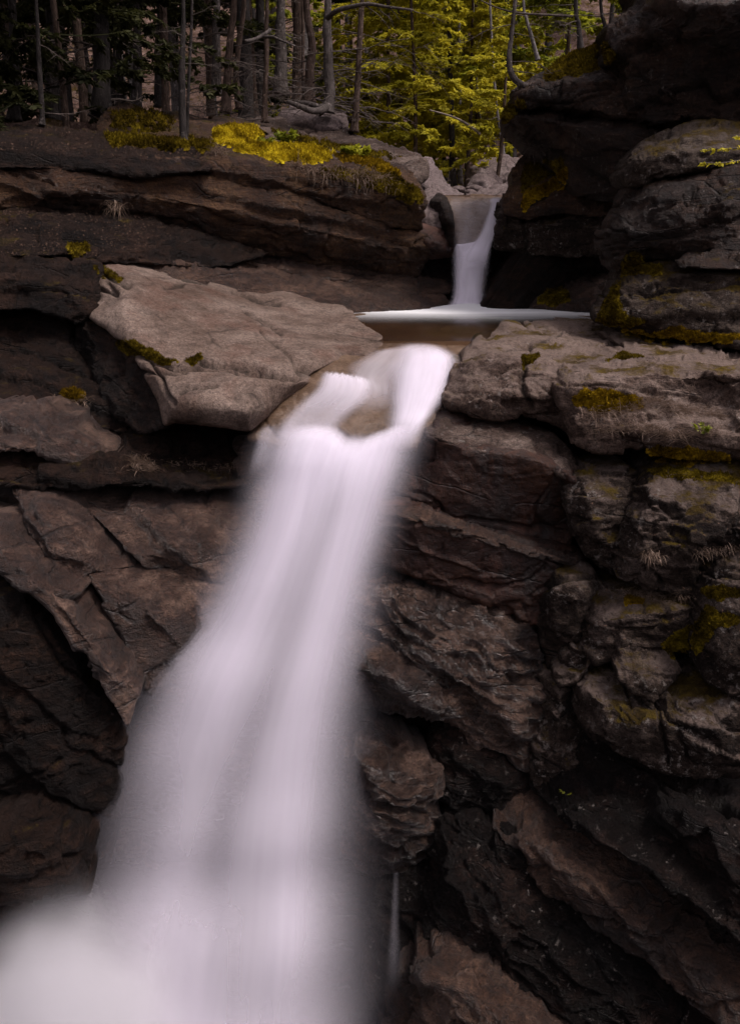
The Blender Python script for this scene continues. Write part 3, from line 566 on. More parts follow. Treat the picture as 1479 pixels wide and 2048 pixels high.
RK('cliff_rock', 'wide wrinkled wet rock fanning down right of the main fall', 'striae',
   [(700, 1165, 8.0), (800, 1160, 8.0), (880, 1165, 7.95), (960, 1200, 7.85), (1050, 1232, 7.8), (1088, 1250, 7.8), (1085, 1290, 7.7), (1068, 1340, 7.55), (1082, 1400, 7.4), (1068, 1470, 7.3), (1060, 1560, 7.25), (980, 1560, 7.3), (930, 1500, 7.4), (900, 1440, 7.45), (840, 1420, 7.5), (760, 1370, 7.6), (700, 1330, 7.7)],
   [[(740, 1190, 7.75), (850, 1215, 7.6), (950, 1260, 7.5), (1030, 1300, 7.4)], [(860, 1320, 7.35), (960, 1380, 7.2), (1030, 1450, 7.15)]], facet=.4, joints=.6, rnd_=.1, amp=.1, fr=1.5, fine=.03, thick=1.2, s=3.8, smooth=5, wrinkle=(33, .075, 5.5), cat='rock')
RK('boulder', 'bulging wrinkled lobe of wet rock hanging over a black hollow', 'striae',
   [(690, 1265, 7.6), (740, 1270, 7.6), (800, 1310, 7.5), (860, 1345, 7.35), (905, 1400, 7.25), (925, 1432, 7.25), (880, 1440, 7.25), (820, 1428, 7.3), (750, 1400, 7.4), (690, 1400, 7.5)], [[(740, 1330, 7.25), (810, 1370, 7.1), (870, 1410, 7.1)]], facet=.4, joints=.6, rnd_=.2, amp=.05, thick=.9, s=3.8, wrinkle=(30, .06, 6))
RK('boulder', 'rounded brown lobe under the black hollow beside the main fall', 'striae',
   [(680, 1440, 7.5), (740, 1450, 7.45), (800, 1485, 7.3), (850, 1520, 7.2), (880, 1560, 7.15), (870, 1610, 7.1), (860, 1680, 7.05), (840, 1740, 7.05), (790, 1750, 7.1), (735, 1735, 7.15), (690, 1700, 7.2), (680, 1560, 7.3)], [[(740, 1530, 7.0), (810, 1580, 6.9)], [(760, 1640, 6.9), (820, 1680, 6.9)]],
   facet=.4, joints=.6, rnd_=.22, amp=.05, thick=.9, s=3.8, wrinkle=(25, .065, 5), cracks=[([(700, 1575), (770, 1610), (850, 1630)], 6, .12), ([(740, 1690), (800, 1700), (850, 1670)], 5, .08)])
RK('cliff_rock', 'shadowed rib of rock between the wrinkled lobes and the right boulders', 'darkr',
   [(880, 1430, 7.6), (960, 1480, 7.45), (1060, 1540, 7.3), (1080, 1620, 7.1), (1000, 1640, 7.1), (900, 1620, 7.15), (855, 1560, 7.4)], [[(940, 1540, 7.15), (1010, 1570, 7.0)]], rnd_=.12, amp=.06, thick=.9, s=4.5, wrinkle=(35, .05, 5), cat='rock')
RK('rock_slab', 'mossy streaked slab wedged left of the split lichen boulder', 'bould',
   [(1075, 1350, 7.5), (1110, 1335, 7.45), (1150, 1350, 7.4), (1160, 1420, 7.3), (1185, 1500, 7.15), (1160, 1590, 7.0), (1060, 1580, 7.05), (1062, 1480, 7.2), (1085, 1420, 7.35)], [[(1120, 1400, 7.15), (1115, 1500, 7.0)]], rnd_=.09, amp=.05, thick=.9, s=4)
RK('boulder', 'upright dark boulder with a grey banded cap near the red slab end', 'bould',
   [(1078, 1240, 7.7), (1085, 1190, 7.75), (1110, 1145, 7.8), (1145, 1128, 7.85), (1185, 1140, 7.8), (1195, 1200, 7.6), (1180, 1270, 7.5), (1150, 1320, 7.45), (1100, 1340, 7.5), (1082, 1290, 7.55)], [[(1100, 1190, 7.4), (1140, 1172, 7.35), (1175, 1180, 7.35)], [(1110, 1250, 7.35), (1160, 1250, 7.3)]], rnd_=0.084, amp=.04, fine=.02, thick=.9, s=4, cracks=[([(1090, 1180), (1130, 1160), (1190, 1158)], 3, .04)])
RK('boulder', 'small dark stone jammed beneath the upright banded boulder', 'bould',
   [(1110, 1345, 7.3), (1130, 1310, 7.3), (1165, 1290, 7.3), (1190, 1300, 7.25), (1180, 1340, 7.15), (1150, 1370, 7.1), (1120, 1375, 7.15)], rnd_=0.084, amp=.03, thick=.5, s=4)
RK('boulder', 'tall knobbly boulder column left of the big shelf block', 'bould',
   [(1128, 985, 8.0), (1150, 940, 8.1), (1195, 925, 8.15), (1260, 930, 8.1), (1290, 980, 8.0), (1262, 1060, 7.8), (1250, 1130, 7.7), (1210, 1150, 7.7), (1165, 1110, 7.75), (1140, 1050, 7.8)], [[(1170, 990, 7.65), (1230, 1000, 7.6)], [(1190, 1070, 7.5), (1225, 1090, 7.45)]], rnd_=0.096, amp=.07, fine=.025, thick=1, s=4, strata=(5, 4, .08))
RK('boulder', 'large layered grey boulder with mossy top at the right edge', 'bould',
   [(1232, 1095, 7.5), (1248, 1030, 7.6), (1275, 975, 7.8), (1300, 930, 8.0), (1360, 905, 8.1), (1479, 910, 7.9), (1650, 915, 7.7), (1650, 1140, 6.8), (1479, 1135, 7.0), (1405, 1120, 7.1), (1390, 1190, 7.1), (1300, 1190, 7.15), (1245, 1165, 7.3)],
   [[(1262, 1040, 7.3), (1300, 1010, 7.3), (1380, 1015, 7.2), (1500, 1050, 7.0)], [(1300, 965, 7.6), (1400, 960, 7.55), (1500, 975, 7.4)], [(1290, 1100, 7.1), (1380, 1090, 7.0)]], rnd_=0.072, amp=.05, fine=.025, thick=1.4, s=4, smooth=3, strata=(6, 3.4, .1))
RK('boulder', 'squat boulder under a strip of dry grass and one orange moss tuft', 'bould',
   [(1165, 1230, 7.4), (1185, 1190, 7.55), (1240, 1165, 7.6), (1320, 1170, 7.5), (1395, 1185, 7.4), (1400, 1240, 7.15), (1370, 1290, 7.0), (1310, 1300, 7.0), (1240, 1310, 7.05), (1190, 1330, 7.1), (1165, 1290, 7.25)], [[(1200, 1240, 7.1), (1290, 1225, 7.05), (1380, 1222, 7.0)]], rnd_=0.072, amp=.05, fine=.02, thick=.9, s=4, strata=(-8, 4, .07))
RK('boulder', 'rounded grey boulder with bright moss between its cracks at the right edge', 'bould',
   [(1383, 1180, 7.1), (1395, 1130, 7.2), (1430, 1100, 7.25), (1500, 1092, 7.1), (1650, 1100, 6.9), (1650, 1430, 6.1), (1500, 1420, 6.3), (1440, 1390, 6.4), (1395, 1360, 6.6), (1370, 1290, 6.8), (1385, 1240, 6.9)], [[(1420, 1160, 6.85), (1500, 1150, 6.7)], [(1420, 1240, 6.65), (1500, 1240, 6.45)], [(1430, 1320, 6.45), (1500, 1330, 6.3)]], rnd_=0.084, amp=.06, fine=.02, thick=1.2, s=4, strata=(8, 2.6, .1), cracks=[([(1400, 1145), (1479, 1150)], 3, .05)])
RK('boulder', 'flat-faced grey boulder poking out below the green moss', 'bould',
   [(1228, 1318, 6.95), (1245, 1290, 7.05), (1280, 1268, 7.1), (1318, 1282, 7.05), (1345, 1310, 6.95), (1370, 1345, 6.8), (1340, 1375, 6.7), (1310, 1400, 6.6), (1270, 1390, 6.65), (1240, 1360, 6.75)], [[(1260, 1330, 6.88), (1310, 1340, 6.78), (1300, 1375, 6.6)]], rnd_=0.030, amp=.03, fine=.015, thick=.7, s=4)
RK('boulder', 'split lichen-spotted boulder with a pale tilted facet on top', 'bould',
   [(1150, 1420, 7.0), (1158, 1370, 7.1), (1185, 1340, 7.15), (1240, 1345, 7.1), (1300, 1370, 6.95), (1400, 1370, 6.7), (1500, 1390, 6.4), (1500, 1560, 6.1), (1400, 1560, 6.25), (1300, 1540, 6.4), (1220, 1500, 6.6), (1170, 1470, 6.8)], [[(1190, 1400, 6.75), (1250, 1415, 6.6), (1270, 1440, 6.45)], [(1320, 1440, 6.4), (1420, 1460, 6.2)], [(1215, 1455, 6.55), (1270, 1445, 6.42)]], rnd_=0.072, amp=.04, fine=.02, thick=1, s=4, cracks=[([(1310, 1390), (1320, 1450), (1335, 1530)], 4, .06), ([(1250, 1350), (1262, 1400), (1275, 1440)], 4, .05)])
RK('rock_slab', 'huge dark slab dipping to the lower right corner, faintly lichened', 'darkr',
   [(1060, 1570, 7.1), (1140, 1500, 7.1), (1200, 1475, 7.0), (1280, 1530, 6.75), (1400, 1550, 6.5), (1650, 1560, 6.1), (1650, 2020, 4.9), (1479, 1890, 5.2), (1400, 1820, 5.4), (1300, 1740, 5.7), (1200, 1690, 6.0), (1130, 1640, 6.4)], [[(1180, 1580, 6.6), (1300, 1660, 6.1), (1420, 1760, 5.6)], [(1350, 1610, 6.0), (1500, 1700, 5.5)]], rnd_=0.072, amp=.07, fine=.02, thick=1.4, s=5, strata=(30, 2.2, .12, .3),
   cracks=[([(1240, 1515), (1320, 1550), (1400, 1590), (1500, 1640)], 6, .1)])
RK('rock_slab', 'dipping dusty brown slab below the huge dark one, lower right', 'strata',
   [(1000, 1610, 7.1), (1080, 1600, 7.0), (1135, 1640, 6.7), (1210, 1695, 6.4), (1310, 1750, 6.1), (1410, 1830, 5.8), (1490, 1905, 5.5), (1650, 2030, 5.1), (1650, 2200, 4.7), (1500, 2090, 5.0), (1400, 2010, 5.3), (1300, 1930, 5.6), (1200, 1860, 5.9), (1110, 1790, 6.2), (1020, 1720, 6.5), (980, 1660, 6.8)], [[(1080, 1690, 6.4), (1200, 1780, 5.95), (1330, 1880, 5.6), (1450, 1970, 5.25)]], rnd_=0.060, amp=.05, fine=.02, thick=1.2, s=5, wrinkle=(36, .045, 4), seed=301)
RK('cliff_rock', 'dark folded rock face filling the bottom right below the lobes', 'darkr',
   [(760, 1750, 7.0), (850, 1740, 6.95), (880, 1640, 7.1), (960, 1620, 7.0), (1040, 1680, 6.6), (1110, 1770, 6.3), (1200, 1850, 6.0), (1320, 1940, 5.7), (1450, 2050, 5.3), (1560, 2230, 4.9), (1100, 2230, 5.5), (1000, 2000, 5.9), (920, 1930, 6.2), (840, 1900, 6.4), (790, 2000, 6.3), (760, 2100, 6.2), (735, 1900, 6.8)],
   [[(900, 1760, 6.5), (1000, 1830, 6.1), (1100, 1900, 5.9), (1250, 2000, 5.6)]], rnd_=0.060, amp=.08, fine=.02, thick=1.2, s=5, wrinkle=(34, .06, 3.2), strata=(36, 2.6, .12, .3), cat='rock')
RK('rock_ledge', 'low brown ledge with a lit nose at the bottom centre-right', 'strata',
   [(775, 1990, 6.3), (830, 1915, 6.25), (880, 1898, 6.2), (930, 1915, 6.1), (1000, 1950, 5.95), (1080, 2010, 5.7), (1180, 2110, 5.4), (1200, 2240, 5.1), (780, 2240, 5.6)], [[(850, 1950, 5.75), (930, 1985, 5.6), (1010, 2040, 5.4)]], rnd_=0.072, amp=.05, fine=.02, thick=1.2, s=4.5, wrinkle=(30, .05, 4))
# ------------------------------------------------------------ right side: overhangs above
RK('overhanging_rock', 'topmost dark rock mass of the right wall, cut by the frame corner', 'over',
   [(1212, 70, 13.3), (1245, 30, 13.5), (1275, 0, 13.5), (1300, -150, 13.3), (1700, -150, 11.6), (1700, 270, 10.8), (1479, 262, 11.3), (1400, 255, 11.8), (1270, 250, 12.5), (1235, 180, 12.9), (1222, 110, 13.1)], [[(1250, 110, 12.6), (1290, 60, 12.5), (1330, -60, 12.4)], [(1340, 65, 12.0), (1440, 65, 11.4), (1550, 50, 11)], [(1330, 160, 12.2), (1450, 150, 11.7)]], rnd_=.2, amp=.12, fine=.03, thick=2.5, s=5, strata=(-4, 1.3, .3), cat='rock')
RK('overhanging_rock', 'pinkish grey block at the top right corner', 'strata',
   [(1302, 5, 12.3), (1330, -100, 12.3), (1700, -100, 10.8), (1700, 40, 10.6), (1479, 30, 11.3), (1455, 55, 11.4), (1420, 68, 11.6), (1370, 66, 11.8), (1330, 40, 12.1)], [[(1360, 10, 11.6), (1450, 10, 11.2)]], rnd_=.12, amp=.04, thick=1.2, s=4.5, cat='rock')
RK('overhanging_rock', 'mossy-topped overhang where the bent thin tree roots', 'over',
   [(1020, 180, 14.5), (1055, 152, 14.8), (1110, 128, 14.8), (1150, 108, 14.6), (1205, 92, 14.2), (1250, 100, 13.6), (1300, 130, 13), (1300, 240, 12.7), (1240, 235, 12.9), (1150, 222, 13.4), (1090, 215, 13.8), (1040, 205, 14.1)], [[(1050, 172, 14.1), (1120, 160, 13.7), (1200, 150, 13.2), (1250, 160, 12.9)]], rnd_=.14, amp=.06, fine=.02, thick=2, s=4, strata=(5, 2.2, .14), cat='rock', cracks=[([(1115, 200), (1120, 165)], 3, .06)])
RK('overhanging_rock', 'pointed nose of rock jutting left under the bent tree', 'over',
   [(998, 228, 14.6), (1015, 205, 14.8), (1060, 202, 14.6), (1150, 215, 14), (1260, 225, 13.2), (1330, 240, 12.6), (1330, 400, 12.4), (1260, 410, 12.8), (1160, 390, 13.7), (1110, 345, 14.3), (1060, 300, 14.8), (1020, 262, 14.9)], [[(1030, 232, 14.2), (1150, 250, 13.3), (1250, 270, 12.7)], [(1120, 300, 13.9), (1220, 340, 13)]], rnd_=.1, amp=.06, fine=.015, thick=2, s=4, smooth=3, strata=(14, 1.8, .12, .2), cat='rock', cracks=[([(1060, 290), (1150, 330), (1230, 380)], 4, .05)])
RK('rock_slab', 'rounded boulder face with the glowing moss lip right of the upper fall', 'ledge',
   [(1008, 392, 15.2), (1020, 362, 15.4), (1040, 318, 15.6), (1080, 300, 15.4), (1130, 318, 15), (1200, 355, 14.2), (1260, 380, 13.4), (1260, 425, 13.3), (1180, 428, 13.9), (1120, 425, 14.4), (1060, 432, 14.8), (1012, 425, 15.1)], [[(1040, 380, 14.9), (1090, 360, 14.7), (1130, 355, 14.4)], [(1060, 405, 14.7), (1150, 400, 14.1)]], rnd_=.16, amp=.07, fine=.02, thick=1.5, s=3.6, cracks=[([(1128, 325), (1125, 360), (1080, 395), (1050, 412)], 6, .12)])
RK('rock_slab', 'lichened dark slab directly right of the upper fall', 'bould',
   [(975, 470, 15.7), (985, 430, 15.9), (1000, 400, 16), (1015, 388, 15.9), (1050, 420, 15.3), (1120, 422, 14.9), (1200, 425, 14.2), (1290, 420, 13.3), (1290, 490, 13.4), (1200, 510, 14.2), (1080, 502, 15), (990, 500, 15.5)], [[(1010, 440, 15.3), (1100, 450, 14.6), (1200, 455, 13.9)]], rnd_=.12, amp=.06, fine=.02, thick=1.5, s=3.8, strata=(3, 3, .12), cracks=[([(1045, 425), (1040, 470), (1050, 500)], 4, .1)])
RK('rock_slab', 'black undercut bench over the pool, right of the upper fall', 'dark',
   [(968, 490, 16.4), (1060, 492, 16.2), (1160, 495, 15.5), (1290, 480, 14.3), (1290, 580, 14.3), (1180, 585, 15.4), (1080, 590, 16), (968, 600, 16.4)], [[(1080, 530, 15.7), (1150, 522, 15), (1230, 525, 14.3)]], rnd_=.12, amp=.05, thick=1.2, s=4.5, strata=(0, 3.5, .12))
RK('boulder', 'low wide rock at the far pool edge with a green moss spot', 'strata',
   [(962, 600, 15.9), (980, 582, 16.1), (1040, 575, 16), (1100, 560, 15.6), (1180, 552, 14.9), (1245, 552, 14), (1235, 600, 13.6), (1200, 622, 13.5), (1100, 622, 14.3), (1030, 620, 14.9), (975, 616, 15.3)], [[(1000, 597, 15.4), (1100, 588, 14.7), (1190, 580, 13.9)]], rnd_=.14, amp=.04, fine=.012, thick=1.2, s=3.6)
RK('boulder', 'grey-topped upper boulder of the stacked pile near the right edge', 'mossy',
   [(1247, 350, 11.3), (1255, 315, 11.5), (1280, 280, 11.7), (1330, 262, 11.7), (1400, 250, 11.5), (1479, 258, 11.2), (1650, 255, 10.8), (1650, 345, 10.2), (1479, 338, 10.4), (1380, 348, 10.6), (1300, 365, 10.9), (1260, 378, 11.2)], [[(1275, 318, 11), (1340, 300, 10.8), (1420, 290, 10.6), (1500, 300, 10.4)]], rnd_=.16, amp=.05, fine=.015, thick=1.6, s=4, strata=(-5, 2.2, .08))
RK('boulder', 'dark layered middle boulder of the stacked pile near the right edge', 'over',
   [(1206, 492, 11), (1212, 462, 11.1), (1235, 425, 11.2), (1252, 385, 11.3), (1290, 362, 11.2), (1380, 340, 10.8), (1500, 330, 10.4), (1650, 335, 10.1), (1650, 525, 9.8), (1500, 520, 10), (1380, 525, 10.3), (1290, 522, 10.6), (1235, 545, 10.8), (1215, 530, 10.9)], [[(1245, 450, 10.7), (1310, 410, 10.5), (1450, 390, 10.1)], [(1260, 490, 10.5), (1400, 480, 10.1)]], rnd_=.2, amp=.07, fine=.02, thick=1.6, s=4, strata=(-10, 2.4, .14, .3))
RK('boulder', 'flat little slab lying on the mossy block at the right edge', 'over',
   [(1358, 528, 10), (1375, 508, 10.2), (1430, 504, 10.1), (1500, 508, 10), (1650, 505, 9.8), (1650, 540, 9.4), (1479, 538, 9.6), (1400, 535, 9.8)], rnd_=.08, amp=.02, thick=.6, s=4)
RK('boulder', 'wedge-shaped mossy block standing on the grey shelf by the pool', 'mossy',
   [(1190, 642, 10.6), (1210, 600, 10.8), (1235, 550, 11), (1262, 528, 11), (1330, 526, 10.7), (1420, 530, 10.2), (1650, 530, 9.6), (1650, 700, 8.9), (1479, 695, 9.3), (1400, 685, 9.6), (1300, 678, 10), (1240, 662, 10.4)], [[(1248, 560, 10.5), (1310, 548, 10.3), (1420, 550, 9.9), (1550, 555, 9.5)], [(1240, 630, 10.2), (1330, 640, 9.8), (1460, 650, 9.4)]], rnd_=.09, amp=.05, fine=.02, thick=1.4, s=4, strata=(-2, 3, .08))
# far boulders and cobbles in the stream above the upper fall
RK('boulder', 'tall grey boulder far upstream between the trunks', 'grey',
   [(940, 375, 23), (945, 335, 23.2), (965, 318, 23.3), (1010, 312, 23.2), (1050, 325, 23), (1060, 385, 22.6), (1000, 390, 22.4)], [[(970, 345, 22.6), (1010, 345, 22.5)]], rnd_=.3, amp=.08, thick=1.2, s=3)
RK('boulder', 'rounded grey boulder in front of the tall upstream boulder', 'grey',
   [(936, 376, 21), (945, 355, 21.2), (965, 340, 21.3), (985, 343, 21.3), (1003, 360, 21.1), (1004, 380, 20.8), (970, 386, 20.6)], [[(965, 358, 20.8), (985, 362, 20.8)]], rnd_=.22, amp=.04, thick=.8, s=3)
for k, (cx, cy, rx, ry, Yk, lb) in enumerate([(915, 379, 17, 9, 19.2, 'left one of the small tan cobbles at the lip'), (948, 377, 20, 8, 19.4, 'middle small tan cobble at the lip'), (940, 385, 14, 7, 18.6, 'lowest small cobble at the lip, partly in water'), (893, 384, 12, 8, 18.5, 'small grey cobble against the leaning slab')]):
    RK('cobble', lb, 'grey', [(cx + rx * math.cos(a), cy + ry * math.sin(a), Yk) for a in np.linspace(0, 2 * math.pi, 11)[:-1]], [[(cx, cy - 2, Yk - .15)]], rnd_=.12, amp=.02, thick=.35, s=2.5, wob=1, smooth=2, grow=0, facet=0, joints=0)
RK('rock_slab', 'flat grey slab right of the cobbles at the lip of the upper fall', 'grey',
   [(930, 392, 18), (960, 380, 18.4), (985, 371, 18.8), (1020, 362, 18.8), (1040, 372, 18.2), (1025, 395, 17.6), (980, 398, 17.6)], rnd_=.1, amp=.03, thick=.6, s=3)
RK('cliff_rock', 'water-polished grey rock under the upper fall funnel', 'bed',
   [(878, 392, 16.9), (1012, 392, 16.9), (1000, 430, 16.3), (985, 470, 15.95), (975, 500, 15.8), (968, 512, 16.2), (975, 625, 16.1), (900, 625, 16.1), (908, 510, 16.2), (903, 495, 15.8), (897, 440, 16.2)], [[(895, 398, 16.55), (1000, 398, 16.55)], [(912, 440, 16.1), (978, 440, 16.1)], [(912, 490, 15.65), (962, 490, 15.65)]], rnd_=.16, amp=.03, thick=.8, s=3, cat='rock', smooth=4, grow=2, facet=.3, joints=0)

RK('boulder', 'narrow curved grey rib of rock forming the left rim of the upper funnel', 'over',
   [(858, 400, 16.2), (872, 386, 16.4), (890, 388, 16.3), (902, 412, 15.9), (909, 450, 15.6), (912, 492, 15.45), (902, 500, 15.6), (884, 465, 15.9), (866, 430, 16.1)], [[(882, 400, 15.95), (896, 440, 15.6)]], rnd_=.1, amp=.02, thick=.6, s=2.6, grow=0, facet=.3, joints=0)
RK('boulder', 'dark wet shoulder closing the right rim of the upper funnel', 'bould',
   [(1004, 392, 16), (1022, 384, 16), (1040, 410, 15.6), (1030, 470, 15.3), (1000, 492, 15.4), (984, 480, 15.5), (994, 440, 15.7), (1000, 415, 15.8)], [[(1012, 420, 15.4), (1006, 460, 15.2)]], rnd_=.1, amp=.03, thick=.6, s=2.8, grow=0, facet=.5)
RK('boulder', 'squarish grey boulder under the curled spruce roots', 'grey',
   [(560, 255, 19), (562, 222, 19.6), (600, 214, 19.8), (690, 222, 19.6), (698, 262, 19), (640, 262, 18.8)], [[(600, 235, 18.9), (660, 236, 18.9)]], rnd_=.18, amp=.06, thick=1, s=3.5)

# ------------------------------------------------------------ water
def water_mat(name, col=(.94, .905, .985), trans=.4):
    g = NG(name); uv = g.n('Attribute', attribute_name='su').outputs['Fac']; vv = g.n('Attribute', attribute_name='sv').outputs['Fac']
    den = g.n('Attribute', attribute_name='den').outputs['Fac']; sd = g.n('Attribute', attribute_name='sd').outputs['Fac']
    vec = g.n('CombineXYZ', {0: uv, 1: vv, 2: sd}).outputs[0]
    m1 = g.n('Mapping', {'Vector': vec, 'Scale': (4.5, .7, 1)}).outputs[0]; m2 = g.n('Mapping', {'Vector': vec, 'Scale': (26, .8, 1)}).outputs[0]
    n1 = g.noise(m1, 1.0, 3, .5); n2 = g.noise(m2, 1.0, 2, .5)
    f = g.math('ADD', g.math('MULTIPLY', g.math('SUBTRACT', n1, .5), 1.0), g.math('MULTIPLY', g.math('SUBTRACT', n2, .5), .10))
    al = g.math('MULTIPLY', den, g.math('ADD', 1.0, g.math('MULTIPLY', f, 1.2)), clamp=True)
    d = g.n('BsdfDiffuse', {'Color': (*col, 1)}); t = g.n('BsdfTranslucent', {'Color': (*col, 1)})
    m = g.n('MixShader', {0: trans, 1: d.outputs[0], 2: t.outputs[0]}).outputs[0]
    tr = g.n('BsdfTransparent')
    return g.done(g.n('MixShader', {0: al, 1: tr.outputs[0], 2: m}).outputs[0])
M['silk'] = water_mat('silky_white_water')
M['mist'] = water_mat('drifting_spray', (.94, .92, .97), .5)

def cr(a, t):   # catmull-rom through rows of a
    n = len(a); x = t * (n - 1); i = np.clip(np.floor(x).astype(int), 0, n - 2); f = (x - i)[:, None]
    g = lambda k: a[np.clip(k, 0, n - 1)]
    p0, p1, p2, p3 = g(i - 1), g(i), g(i + 1), g(i + 2)
    return .5 * (2 * p1 + (p2 - p0) * f + (2 * p0 - 5 * p1 + 4 * p2 - p3) * f * f + (3 * p1 - p0 - 3 * p2 + p3) * f ** 3)

def sheet(name, secs, mat, parent, layers=((1.0, 0, 1),), bulge=.12, nu=44, nv=120, den=.9, edge=(.25, .25), strands=(), top=.0, bot=.0, su=1.0, jag=.0, wav=0.02, densv=None, yoff=0.0, topprof=None):
    """a falling sheet of water: secs are rows (left px,py,Y, right px,py,Y); every layer is one real surface, the widest the thinnest"""
    S = np.array(secs, float); S[:, 2] -= yoff; S[:, 5] -= yoff; Lp = np.array([P(*r[:3]) for r in S]); Rp = np.array([P(*r[3:]) for r in S])
    t = np.linspace(0, 1, nv); L = cr(Lp, t); R = cr(Rp, t)
    SL, SR = cr(S[:, :2], t), cr(S[:, 3:5], t)
    allV = []; F = []; U = []; W_ = []; Dn = []; Sd = []; base = 0
    for k, (wd, off, dm) in enumerate(layers):
        u = np.linspace(0, 1, nu); uu, tt = np.meshgrid(u, t); mid = (L + R) / 2
        a = mid + (L - mid) * wd; b = mid + (R - mid) * wd
        V = a[:, None] * (1 - uu[..., None]) + b[:, None] * uu[..., None]
        prof = 1 - (2 * uu - 1) ** 2
        ln = np.linalg.norm(b - a, axis=1)[:, None]
        V[..., 1] -= (bulge * prof + off * prof) * np.minimum(1.5, ln); V[..., 2] += .25 * bulge * prof; V[..., 1] -= .035 * k
        q = np.stack([uu * 5 * su, tt * 2.5, uu * 0 + 3.1], -1).reshape(-1, 3)
        V[..., 1] -= wav * fbm(q, 3, 41).reshape(uu.shape) * ln
        e = sstep(0, edge[0] if np.isscalar(edge[0]) else 1, uu) * sstep(0, edge[1], 1 - uu)
        dd = den * dm * e
        if densv is not None: dd = dd * np.interp(t, densv[0], densv[1])[:, None]
        px = SL[:, None, 0] * (1 - uu) + SR[:, None, 0] * uu; py = SL[:, None, 1] * (1 - uu) + SR[:, None, 1] * uu
        for pts, wpx, am in strands:
            pts = np.array(pts, float); c = np.interp(py, pts[:, 1], pts[:, 0]); fade = sstep(pts[0, 1] - 60, pts[0, 1] + 60, py) * (1 - sstep(pts[-1, 1] - 80, pts[-1, 1] + 80, py))
            dd = dd * (1 + am * fade * np.exp(-((px - c) / wpx) ** 2))
        j = jag * (.5 + .5 * fbm(np.stack([uu * 34 * su, uu * 0, uu * 0 + k], -1).reshape(-1, 3), 3, 7).reshape(uu.shape))
        if topprof is not None: j = j + np.interp(uu, topprof[0], topprof[1])
        if top: dd = dd * sstep(0, top, tt - j)
        if bot: dd = dd * sstep(0, bot, 1 - tt)
        nx = nu
        for jv in range(nv - 1):
            for i in range(nx - 1):
                b0 = base + jv * nx + i; F.append([b0, b0 + 1, b0 + nx + 1, b0 + nx])
        base += nu * nv
        allV.append(V.reshape(-1, 3)); U.append((uu * su).ravel()); W_.append((tt * 2).ravel()); Dn.append(np.clip(dd, 0, 1.6).ravel()); Sd.append((uu * 0 + k * 5.3 + len(name)).ravel())
    return mesh_obj(name, np.concatenate(allV), F, M[mat], parent, attr={'su': np.concatenate(U), 'sv': np.concatenate(W_), 'den': np.concatenate(Dn), 'sd': np.concatenate(Sd)})

# upper fall
uf = tag(empty('upper_waterfall', P(937, 608, 15.2)), 'narrow white upper waterfall dropping from the grey funnel into the pool', 'waterfall')
def child_fix(o, par):
    o.location = -par.location; return o
L3 = ((1.12, -.02, .35), (1.0, 0, .7), (.86, .03, .8))
child_fix(sheet('white_column', [(906, 488, 15.95, 938, 494, 15.9), (905, 505, 15.85, 980, 480, 15.85), (905, 540, 15.75, 976, 540, 15.75), (905, 580, 15.65, 971, 580, 15.65), (898, 606, 15.5, 975, 606, 15.5), (878, 618, 15.2, 1000, 618, 15.2)],
      'silk', uf, L3, bulge=.08, yoff=.25, den=1.1, edge=(.2, .36), nu=30, nv=60, top=.04, bot=.12, su=.6), uf)
child_fix(sheet('right_strand', [(972, 398, 16.95, 1008, 392, 17), (976, 412, 16.8, 1005, 410, 16.85), (968, 440, 16.5, 998, 440, 16.55), (958, 465, 16.3, 991, 466, 16.3), (944, 486, 16.1, 984, 488, 16.1), (925, 512, 15.9, 978, 512, 15.9), (908, 545, 15.75, 976, 545, 15.75)],
      'silk', uf, ((1.1, -.02, .4), (1.0, 0, .8)), bulge=.1, yoff=.6, den=1.1, edge=(.3, .22), nu=26, nv=60, top=.1, bot=.25, su=.4), uf)
child_fix(sheet('thin_veil', [(880, 390, 17.1, 1012, 390, 17.1), (893, 412, 16.8, 1000, 412, 16.8), (903, 440, 16.5, 986, 440, 16.5), (904, 465, 16.3, 975, 465, 16.3), (905, 498, 16.05, 960, 498, 16.05), (905, 515, 15.9, 955, 515, 15.9)],
      'silk', uf, ((1.0, .02, .5),), bulge=.04, yoff=.62, den=.36, edge=(.3, .25), nu=30, nv=50, su=.8, top=.16, strands=[([(905, 395), (905, 440), (908, 500)], 7, .9), ([(935, 395), (938, 440), (925, 500)], 6, .8), ([(925, 395), (960, 440), (958, 500)], 12, -.5)]), uf)

# pool
WZ = -1.0
g = NG('clear_brown_pool_water'); pos = g.n('NewGeometry').outputs['Position']
fo = g.n('Attribute', attribute_name='foam').outputs['Fac']
fm = g.math('MULTIPLY', fo, g.math('ADD', .72, g.math('MULTIPLY', g.noise(g.n('Mapping', {'Vector': pos, 'Scale': (.5, 1.8, 1)}).outputs[0], 1.3, 4, .5), .55)), clamp=True)
gl = g.n('BsdfGlossy', {'Color': (1, 1, 1, 1), 'Roughness': .22}); tr = g.n('BsdfTransparent', {'Color': (.50, .42, .34, 1)})
fr = g.n('Fresnel', {'IOR': 1.33}).outputs[0]
wt = g.n('MixShader', {0: g.math('MULTIPLY', fr, .55), 1: tr.outputs[0], 2: gl.outputs[0]}).outputs[0]
df = g.n('BsdfDiffuse', {'Color': (.78, .80, .80, 1)})
M['pool'] = g.done(g.n('MixShader', {0: fm, 1: wt, 2: df.outputs[0]}).outputs[0])
xs = np.linspace(-4.5, 6.5, 150); ys = np.linspace(10.6, 17.2, 120); X, Yg = np.meshgrid(xs, ys)
c0 = np.array(P(935, 612, 15.3)); r = np.sqrt(((X - c0[0]) / 1.0) ** 2 + ((Yg - c0[1] + .2) / .9) ** 2)
